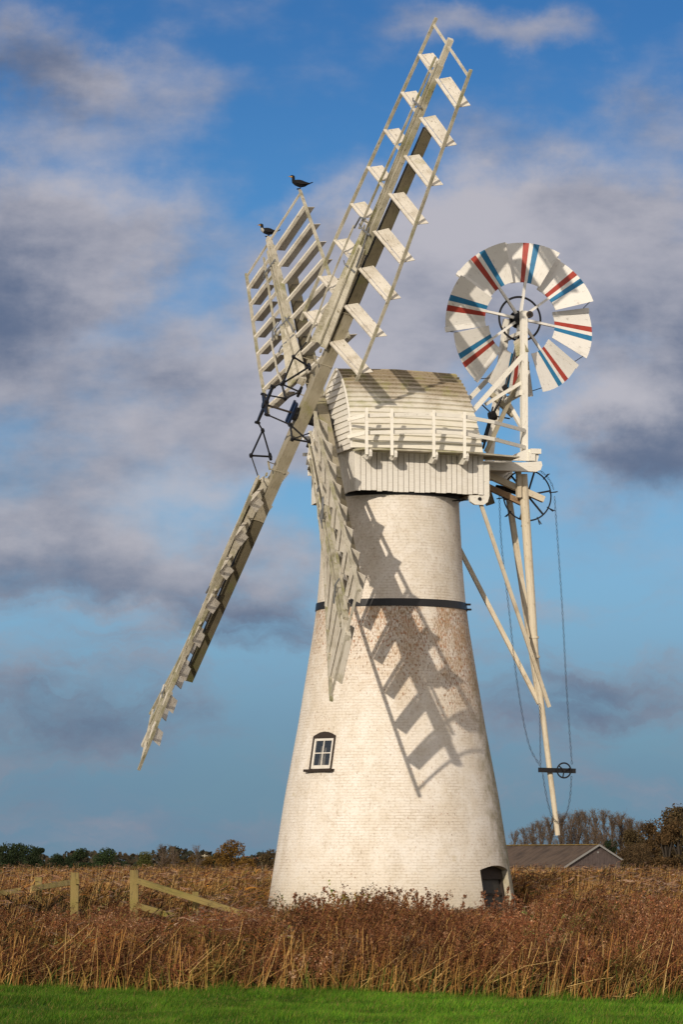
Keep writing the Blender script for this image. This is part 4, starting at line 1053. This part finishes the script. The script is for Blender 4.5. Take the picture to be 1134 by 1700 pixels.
# ------------------------------------------------------------------ reeds and weeds
def strips(base, tip, bend, wd, cols, nseg, rs, taper=.25):
    """curved ribbons from base (n,3) to tip (n,3), bowed by bend (n,3); -> V,F,C"""
    n = len(base); t_ = np.linspace(0, 1, nseg + 1)[None, :, None]
    P_ = base[:, None] * (1 - t_) + tip[:, None] * t_ + bend[:, None] * (4 * t_ * (1 - t_))
    side = rs.normal(size=(n, 3)); side[:, 2] *= .15; side[:, 1] *= .6; side /= np.linalg.norm(side, axis=1)[:, None]
    w_ = (wd[:, None] * (1 - (1 - taper) * t_[0, :, 0][None] ** 1.5))[:, :, None] * .5
    V_ = np.stack([P_ - side[:, None] * w_, P_ + side[:, None] * w_], 2).reshape(-1, 3)   # n,(seg+1),2
    b = (np.arange(n) * (nseg + 1) * 2)[:, None] + (np.arange(nseg) * 2)[None]
    b = b.ravel(); F_ = np.stack([b, b + 1, b + 3, b + 2], 1)
    return V_, F_, np.repeat(cols, (nseg + 1) * 2, 0)
def merge(parts):
    V_, F_, C_, o = [], [], [], 0
    for v, f, c in parts: V_.append(v); F_.append(f + o); C_.append(c); o += len(v)
    return np.concatenate(V_), np.concatenate(F_), np.concatenate(C_)
def pick(pal, n, rs, wts=None, jit=.25):
    pal = np.array(pal); i = rs.choice(len(pal), n, p=wts); c = pal[i] * rs.uniform(1 - jit, 1 + jit, (n, 1)); return c
def fnoise(x, y, s, seed=0):
    return (np.sin(x * s + 1.7 * np.sin(y * s * .7 + seed) + seed * 3.1) + np.sin(y * s * 1.3 + 1.3 * np.sin(x * s * .9 + seed * 2) + seed)) * .25 + .5
_vt = np.random.default_rng(99).random((257, 257))
def vnoise(x, y, s, sy=None):
    u = np.mod(x * s + 500, 256); v = np.mod(y * (sy or s) + 500, 256); i, j = u.astype(int), v.astype(int); a, b = u - i, v - j; a = a * a * (3 - 2 * a); b = b * b * (3 - 2 * b)
    return (_vt[i, j] * (1 - a) + _vt[i + 1, j] * a) * (1 - b) + (_vt[i, j + 1] * (1 - a) + _vt[i + 1, j + 1] * a) * b
STRAW = [(.40, .21, .06), (.52, .31, .10), (.30, .14, .04), (.20, .09, .03), (.58, .40, .16)]
BROWN = [(.145, .052, .022), (.20, .076, .032), (.090, .034, .015), (.25, .11, .052), (.28, .15, .08), (.17, .058, .026)]
LEAFY = [(.10, .10, .015), (.24, .15, .028), (.05, .065, .012), (.30, .15, .035), (.18, .09, .03), (.42, .19, .022)]
PLUME = [(.28, .155, .10), (.36, .215, .145), (.21, .11, .07), (.42, .29, .21)]

def front_edge(x): return 39.7 - .42 * x
def weeds():
    """brown seeding weeds in front: straw stalks below, fluffy seed heads above"""
    rs = np.random.default_rng(21); n = 8200
    x = rs.uniform(-6.6, 7.0, n); dy = rs.random(n) ** 1.25 * 6.5; y = front_edge(x) + dy
    cl = fnoise(x, y, 1.6, 3); big = fnoise(x, y, .55, 5)
    left = np.clip((-x - .6) / 2.5, 0, 1)                # left part is more reed than weed
    keep = rs.random(n) > left * .45 * (dy > 1.0); x, y, dy, cl, big, left = (q[keep] for q in (x, y, dy, cl, big, left)); n = len(x)
    h = (.58 + .34 * np.clip(dy / 1.8, 0, 1) + .44 * (vnoise(x, y, 2.4, .5) - .5) + .46 * (vnoise(x + 11, y, .8, .14) - .45)) * rs.uniform(.82, 1.06, n) - left * .08
    base = np.stack([x, y, np.full(n, -.03)], 1); lean = rs.normal(.20, .13, n); lean2 = rs.normal(0, .08, n)
    tip = base + np.stack([lean * h * 1.5, lean2, h], 1); bend = np.stack([-lean * .10, lean2 * 0, np.zeros(n)], 1)
    st = strips(base, tip, bend, rs.uniform(.006, .013, n), pick(STRAW, n, rs, [.25, .12, .28, .3, .05]) * (.45 + .8 * vnoise(x, y, 2.0))[:, None], 3, rs)
    # side sprays carrying seed
    k = 7; bi = np.repeat(np.arange(n), k); f = rs.uniform(.42, 1.0, n * k)
    P_ = base[bi] * (1 - f)[:, None] + tip[bi] * f[:, None] + bend[bi] * (4 * f * (1 - f))[:, None]
    L = rs.uniform(.05, .17, n * k) * (1.25 - f * .6); a = rs.uniform(0, 2 * PI, n * k)
    E_ = P_ + np.stack([np.cos(a) * L * .8, np.sin(a) * L * .6, L * rs.uniform(.2, 1.1, n * k)], 1)
    sp = strips(P_, E_, rs.normal(size=(n * k, 3)) * .01, rs.uniform(.004, .008, n * k), pick(BROWN, n * k, rs, None, .3), 1, rs, .5)
    tone = .12 + 1.2 * vnoise(x, y, 3.0, .9) ** 1.5 + .6 * vnoise(x + 30, y, 1.0, .2) ** 1.5
    pc = pick(BROWN, n, rs, None, .2) * tone[:, None]; gy = (vnoise(x + 70, y, 1.7) > .72)[:, None]; pc = np.where(gy, pc * [1.25, 1.5, 1.7], pc); gn = (vnoise(x + 90, y, 1.3) > .78)[:, None]; pc = np.where(gn, pc * [.55, 1.0, .5], pc)
    q = 9; ei = np.repeat(np.arange(n * k), q); g = rs.uniform(.15, 1.1, len(ei))
    Cn = P_[ei] * (1 - g)[:, None] + E_[ei] * g[:, None] + rs.normal(size=(len(ei), 3)) * .013
    cc = pc[bi][ei] * rs.uniform(.6, 1.45, (len(ei), 1))
    sd_ = mk_quads(Cn, rs.uniform(.004, .0125, len(ei)), cc, rs)
    # dark leaf strips low among the stalks, standing in for shade in the gaps
    m_ = 15000; x3 = rs.uniform(-6.6, 7.0, m_); d3 = .10 + rs.random(m_) ** 1.3 * 2.4; y3 = front_edge(x3) + d3; z3 = rs.random(m_) * (.22 + .33 * np.clip(d3, 0, 1)); a3 = rs.normal(.2, .7, m_); l3 = rs.uniform(.06, .22, m_)
    b3 = np.stack([x3, y3, z3], 1); dk_ = strips(b3, b3 + np.stack([l3 * np.cos(a3), rs.normal(0, .05, m_), l3 * np.sin(a3)], 1), np.stack([np.zeros(m_), np.zeros(m_), -l3 * .15], 1), rs.uniform(.012, .032, m_), pick([(.035, .020, .011), (.055, .030, .014), (.022, .018, .008), (.09, .045, .02), (.03, .035, .01)], m_, rs), 2, rs, .3)
    V_, F_, C_ = merge([st, sp, sd_, dk_])
    tag(npmesh('seeding_weeds', V_, F_, M['veg'], C_), 'dense rusty brown seeding weeds on straw stalks behind the lawn edge', 'weeds', kind='stuff')
weeds()
def straws():
    """long pale stalks, many fallen across the others"""
    rs = np.random.default_rng(22); n = 4200; x = rs.uniform(-6.6, 7.0, n); y = front_edge(x) + rs.random(n) ** 1.6 * 3.2 - .06
    base = np.stack([x, y, np.full(n, -.02)], 1); h = rs.uniform(.25, .78, n) * (.6 + .7 * vnoise(x, y, 1.2)); lean = np.where(rs.random(n) < .16, rs.normal(.75, .5, n), rs.normal(.16, .14, n))
    tip = base + np.stack([lean * h, rs.normal(-.02, .12, n), h / np.sqrt(1 + lean ** 2)], 1)
    a = strips(base, tip, rs.normal(size=(n, 3)) * np.array([.02, .02, .0]), rs.uniform(.005, .011, n), pick(STRAW, n, rs, [.28, .2, .22, .2, .1]) * (.4 + .9 * vnoise(x + 5, y, 2.4))[:, None], 2, rs, .6)
    n = 1500; x = rs.uniform(-6.6, 7.0, n); y = front_edge(x) + rs.random(n) * 1.0 - .12; L = rs.uniform(.25, 1.0, n); z = rs.uniform(.03, .28, n); s = rs.normal(.35, .32, n) 
    p = np.stack([x, y, z], 1); q = p + np.stack([L * np.cos(s), rs.normal(0, .1, n), L * np.sin(s) * .9], 1); q[:, 2] = np.maximum(q[:, 2], .02)
    b = strips(p, q, rs.normal(size=(n, 3)) * np.array([0, .02, .03]), rs.uniform(.005, .010, n), pick(STRAW, n, rs, [.2, .3, .1, .05, .35]), 2, rs, .6)
    n = 2600; x = rs.uniform(-6.6, 7.0, n); y = front_edge(x) + rs.random(n) * 1.5 - .15; b0 = np.stack([x, y, np.zeros(n)], 1); h = rs.uniform(.1, .42, n); ln = rs.normal(.1, .5, n)
    c = strips(b0, b0 + np.stack([ln * h, rs.normal(0, .08, n), h], 1), np.stack([ln * -.05, np.zeros(n), h * .15], 1), rs.uniform(.008, .018, n), pick([(.10, .13, .02), (.20, .16, .03), (.06, .09, .015), (.30, .18, .05)], n, rs), 3, rs, .15)
    V_, F_, C_ = merge([a, b, c]); tag(npmesh('straw_stalks', V_, F_, M['veg'], C_), 'long pale dry stalks leaning and fallen along the lawn edge', 'dry stalks', kind='stuff')
straws()
def reed_height(x, y):
    """low in front of the mill, taller to both sides and beyond"""
    cx = 1.383 * y / 91.7; half = 207 / 5500 * y
    infront = np.clip((half + 1.0 - np.abs(x - cx)) / 1.0, 0, 1) * (y < 90)
    tall = np.clip(.92 + (y - 47) * .015, .85, 1.19)
    low = np.clip(1.35 - .0125 * y, .3, .8)
    ditch = np.exp(-((y - 50.0) / 3.8) ** 2) * np.clip((-x - .9) / 1.5, 0, 1) * .46
    return tall * (1 - infront) + low * infront - ditch
def reeds(y0, y1, n, half_w, seed, big, label, name, xr=None):
    rs = np.random.default_rng(seed); y = y0 + (y1 - y0) * rs.random(n) ** (1.0 if y1 < 100 else 1.4); x = rs.uniform(-1, 1, n) * (half_w * y / y1 + 1.5) + .02 * y
    if xr: x = rs.uniform(xr[0], xr[1], n)
    r = np.hypot(x - AX, y - AY); k = (r > 3.75) & (y > front_edge(x) + .35); x, y = x[k], y[k]; n = len(x)
    h = reed_height(x, y) * rs.uniform(.72, 1.06, n) * (1 + .40 * (vnoise(x, y, 1.1, .3) - .5) + .22 * (vnoise(x + 20, y, .4, .08) - .5)) + ground_h(x, y) * 0
    base = np.stack([x, y, ground_h(x, y)], 1); h = h - ground_h(x, y); lean = rs.normal(.16, .14, n)
    tip = base + np.stack([lean * h, rs.normal(0, .1, n), h], 1)
    lush = fnoise(x, y, .55, 9)
    st = strips(base, tip, np.stack([-lean * .12, np.zeros(n), np.zeros(n)], 1), rs.uniform(.006, .012, n) * big, pick(STRAW, n, rs), 2, rs)
    kk = 7; bi = np.repeat(np.arange(n), kk); f = rs.uniform(.15, .85, n * kk); P_ = base[bi] + (tip - base)[bi] * f[:, None]
    a = rs.normal(0, .9, n * kk); L = rs.uniform(.2, .48, n * kk); drop = rs.uniform(-.35, .55, n * kk)
    E_ = P_ + np.stack([np.cos(a) * L * np.where(rs.random(n * kk) < .78, 1, -1), np.sin(a) * L * .6, L * drop], 1)
    E_[:, 2] = np.minimum(E_[:, 2], (base[bi] + 0)[:, 2] + h[bi] * 1.0)
    lc = pick(LEAFY, n * kk, rs, [.16, .2, .14, .16, .26, .08]); dry = pick([(.19, .085, .036), (.27, .135, .05), (.10, .045, .02)], n * kk, rs)
    mixk = np.clip((lush[bi] - .35) * 2.6 + rs.normal(0, .25, n * kk), 0, 1)[:, None]; lc = (lc * mixk + dry * (1 - mixk)) * ((.22 + 1.15 * vnoise(x, y, 1.3 / big, .35 / big) ** 1.4 + .25 * vnoise(x + 9, y, .4)) * (.62 + .65 * vnoise(x + 33, y, .35, .12)))[bi][:, None]; lc = np.where(((x < -.4) & (y > 47) & (y < 60) & (vnoise(x + 15, y, .7) > .42))[bi][:, None], lc * [.42, .62, .45], lc); redk = (vnoise(x + 55, y, .8, .25) > .5)[bi][:, None]; lc = np.where(redk, lc * [.85, .66, .75], lc)
    lf = strips(P_, E_, np.stack([np.zeros(n * kk), np.zeros(n * kk), L * .18], 1), rs.uniform(.016, .032, n * kk) * big, lc, 3, rs, .12)
    # drooping plumes, each a brush of fine strands
    ph = np.flatnonzero(rs.random(n) < (.6 if y1 < 70 else .42) * vnoise(x + 40, y, .7, .4)); m_ = len(ph); q = 11; pi_ = np.repeat(ph, q); mi = np.repeat(np.arange(m_), q); g = rs.random(m_ * q)
    pdir = np.stack([rs.uniform(.10, .24, m_), rs.normal(0, .05, m_), rs.uniform(-.05, .08, m_)], 1)[mi]
    S0 = tip[pi_] + pdir * (g[:, None] * .8 - .15); ln_ = rs.uniform(.04, .10, m_ * q) * min(big, 1.6)
    S1 = S0 + pdir / np.linalg.norm(pdir, axis=1)[:, None] * ln_[:, None] + rs.normal(size=(m_ * q, 3)) * .018 * np.array([1, 1, .8]) + np.array([0, 0, -.012])
    pcol = pick(PLUME, m_, rs)[mi] * (.5 + .8 * vnoise(x, y, .9, .5))[pi_][:, None] * rs.uniform(.7, 1.25, (m_ * q, 1)) * np.where(rs.random(m_) < .55, .5, 1.0)[mi][:, None]
    pl = strips(S0, S1, np.zeros((m_ * q, 3)), rs.uniform(.010, .020, m_ * q) * big, pcol, 1, rs, .4)
    m_ = n * 2; b0 = rs.integers(0, n, m_); z3 = rs.uniform(.1, .72, m_); l3 = rs.uniform(.12, .34, m_); a3 = rs.normal(.25, .6, m_)  # dark low blades paint the shadow gaps into the reed bed
    p3 = base[b0] + (tip - base)[b0] * z3[:, None] + rs.normal(size=(m_, 3)) * .05
    dk_ = strips(p3, p3 + np.stack([l3 * np.cos(a3), rs.normal(0, .05, m_), l3 * np.sin(a3)], 1), np.stack([np.zeros(m_), np.zeros(m_), l3 * .15], 1), rs.uniform(.018, .04, m_) * big, pick([(.035, .024, .012), (.05, .03, .014), (.022, .026, .009), (.07, .036, .018)], m_, rs), 2, rs, .3)
    V_, F_, C_ = merge([st, lf, pl, dk_]); tag(npmesh(name, V_, F_, M['veg'], C_), label, 'reeds', kind='stuff')
reeds(40.0, 47.5, 1500, 6, 40, .8, 'patch of golden green reed mixed into the weeds at the left front', 'reed_bed', (-6.6, -.4))
reeds(44.5, 64, 11500, 8.5, 41, 1.0, 'nearer reed bed of gold and green blades with drooping mauve plumes', 'reed_bed')
reeds(64, 115, 17000, 14.5, 42, 1.45, 'brown reed bed around and behind the mill', 'reed_bed')
reeds(115, 260, 12000, 33, 43, 2.6, 'far rusty reeds reaching to the barn and horizon trees', 'reed_bed')

def tall_weed(px, ty, Y, lb, seed, spread=.12, name='dock_plant', green=False):
    rs = np.random.default_rng(seed); top = at(px, ty, Y); h = top.z; n = 5 if not green else 9
    base = np.stack([rs.normal(0, .03, n), rs.normal(0, .03, n), np.zeros(n)], 1); tip = np.stack([rs.normal(.04, spread, n), rs.normal(0, .06, n), h * rs.uniform(.84, 1.0, n)], 1)
    tip[0] = [0, 0, h]; pal = BROWN if not green else [(.09, .13, .02), (.05, .08, .015), (.16, .18, .03), (.10, .05, .025)]
    st = strips(base, tip, rs.normal(size=(n, 3)) * .02, np.full(n, .009), pick([(.15, .08, .045), (.22, .13, .07)], n, rs), 4, rs, .5)
    k = 26; bi = np.repeat(np.arange(n), k); f = rs.uniform(.45, 1, n * k); P_ = base[bi] + (tip - base)[bi] * f[:, None]; L = rs.uniform(.04, .12, n * k) * (1.3 - f); a = rs.uniform(0, 6.28, n * k)
    E_ = P_ + np.stack([np.cos(a) * L * .8 + .01, np.sin(a) * L * .8, L * rs.uniform(.5, 1.4, n * k)], 1)
    sp = strips(P_, E_, rs.normal(size=(n * k, 3)) * .004, np.full(n * k, .005), pick(pal, n * k, rs), 1, rs)
    q = 7; ei = np.repeat(np.arange(n * k), q); g = rs.uniform(.2, 1.1, len(ei)); sz = (.006, .014) if not green else (.012, .028)
    sd_ = mk_quads(P_[ei] * (1 - g)[:, None] + E_[ei] * g[:, None] + rs.normal(size=(len(ei), 3)) * .008, rs.uniform(*sz, len(ei)), pick(pal, len(ei), rs, None, .35), rs)
    V_, F_, C_ = merge([st, sp, sd_]); o = npmesh(name, V_, F_, M['veg'], C_); o.location = (top.x, Y, 0); tag(o, lb, 'plant', 'tall weeds rising against the mill foot'); return o
TW = [(497, 1480, 'leftmost brown weed against the left foot of the tower'), (513, 1484, 'low brown weed just right of the leftmost one'), (537, 1476, 'brown weed left of the green bramble'),
      (600, 1474, 'feathery brown weed right of the green bramble'), (612, 1482, 'short bushy weed in the gap right of the bramble'), (646, 1474, 'tall feathery weed below the middle of the tower'),
      (657, 1482, 'shorter weed leaning beside the tall middle one'), (672, 1486, 'low weed right of the tall middle pair'), (692, 1478, 'broad bushy weed right of the tower centre'),
      (709, 1474, 'upright bushy weed right of the broad one'), (727, 1481, 'narrow weed left of the flat gap before the low window'), (741, 1482, 'last weed before the gap left of the low window'),
      (800, 1476, 'brown weed in front of the left jamb of the low window'), (823, 1474, 'thin weed standing before the low window glass'), (838, 1480, 'tuft in front of the right reveal of the low window'),
      (560, 1480, 'brown weed tangled under the bramble'), (850, 1487, 'short weed at the right foot of the tower'), (626, 1490, 'small weed low between the feathery ones')]
for i, (px, ty, lb) in enumerate(TW): tall_weed(px, ty, 43.6 + .9 * math.sin(i * 2.1), lb, 300 + i)
def bramble():
    rs = np.random.default_rng(77); c = at(568, 1457, 44.5); root = empty('bramble_bush', (c.x, 44.5, 0)); tag(root, 'green leaved bramble arching above the weeds left of tower centre', 'bush')
    parts = []; Ls = []
    for i in range(9):
        a = rs.uniform(-.42, .42); top = rs.uniform(.8, 1.0) * c.z; p = np.array([[0, 0, 0.0]]); e = np.array([[a, rs.normal(0, .1), top * (1 - abs(a) * .25)]])
        bd = np.array([[-a * .1, 0, .22 * abs(a) + .05]]); parts.append(strips(p, e, bd, np.array([.009]), np.array([[.10, .05, .035]]), 6, rs, .6))
        f = rs.uniform(.45, 1.0, 34)[:, None]; Ls.append(p * (1 - f) + e * f + bd * 4 * f * (1 - f) + rs.normal(size=(34, 3)) * .035)
    V_, F_, C_ = merge(parts); npmesh('stem', V_, F_, M['veg'], C_, root)
    Ls = np.concatenate(Ls); V_, F_, C_ = mk_quads(Ls, rs.uniform(.012, .026, len(Ls)), pick([(.10, .16, .02), (.06, .10, .015), (.22, .24, .04), (.26, .16, .03)], len(Ls), rs), rs)
    npmesh('leaves', V_, F_, M['veg'], C_, root)
bramble()

# ------------------------------------------------------------------ lawn
def lawn():
    rs = np.random.default_rng(88); n = 430000
    y = rs.uniform(30.5, 43.5, n); x = rs.uniform(-6.2, 6.8, n)
    e = front_edge(x) + .30 * (vnoise(x, x * 0, 3.1) - .5) + .35 * (vnoise(x, x * 0 + 3, 1.1) - .5) ; k = y < e - .02 + rs.normal(0, .05, n); x, y = x[k], y[k]; e = e[k]; n = len(x)
    lush = np.clip(fnoise(x, y, 2.3, 4) * .6 + fnoise(x, y, .8, 2) * .6 - .1, 0, 1)
    h = rs.uniform(.025, .06, n) * (.6 + 1.0 * vnoise(x, y, 3.5, 1.6)) + np.clip(1 - (e - y) / .45, 0, 1) * rs.uniform(0, .26, n) * vnoise(x, y, 2.8, 1.0) ** 1.6
    gz = .025 * np.sin(x * 1.7 + 3 * np.sin(y * .5)) + .02 * np.sin(y * 2.1 + x * .6)
    b = np.stack([x, y, gz], 1); ln = rs.normal(size=(n, 2)) * .35; tip = b + np.stack([ln[:, 0] * h + .3 * h, ln[:, 1] * h, h], 1)
    c = pick([(.08, .19, .012), (.11, .25, .015), (.045, .13, .008), (.18, .30, .02), (.22, .23, .04)], n, rs, [.27, .27, .26, .12, .08]) * (.45 + .55 * lush + .55 * vnoise(x, y, 3.5, 1.6) ** 1.5)[:, None] * np.clip(.62 + .10 * (x + 4.0), .62, 1.08)[:, None]; dead = (rs.random(n) < .05)[:, None]; c = np.where(dead, np.array([.28, .20, .07]), c)  # tint darkens towards the left: shade on the lawn put into its colour
    s = rs.normal(size=(n, 2)); s /= np.linalg.norm(s, axis=1)[:, None]; s = np.concatenate([s, np.zeros((n, 1))], 1) * rs.uniform(.003, .0055, n)[:, None]
    V_ = np.stack([b - s, b + s, tip], 1).reshape(-1, 3); F_ = np.arange(3 * n).reshape(n, 3)
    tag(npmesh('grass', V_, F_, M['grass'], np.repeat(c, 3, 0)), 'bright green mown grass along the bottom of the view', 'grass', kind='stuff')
lawn()
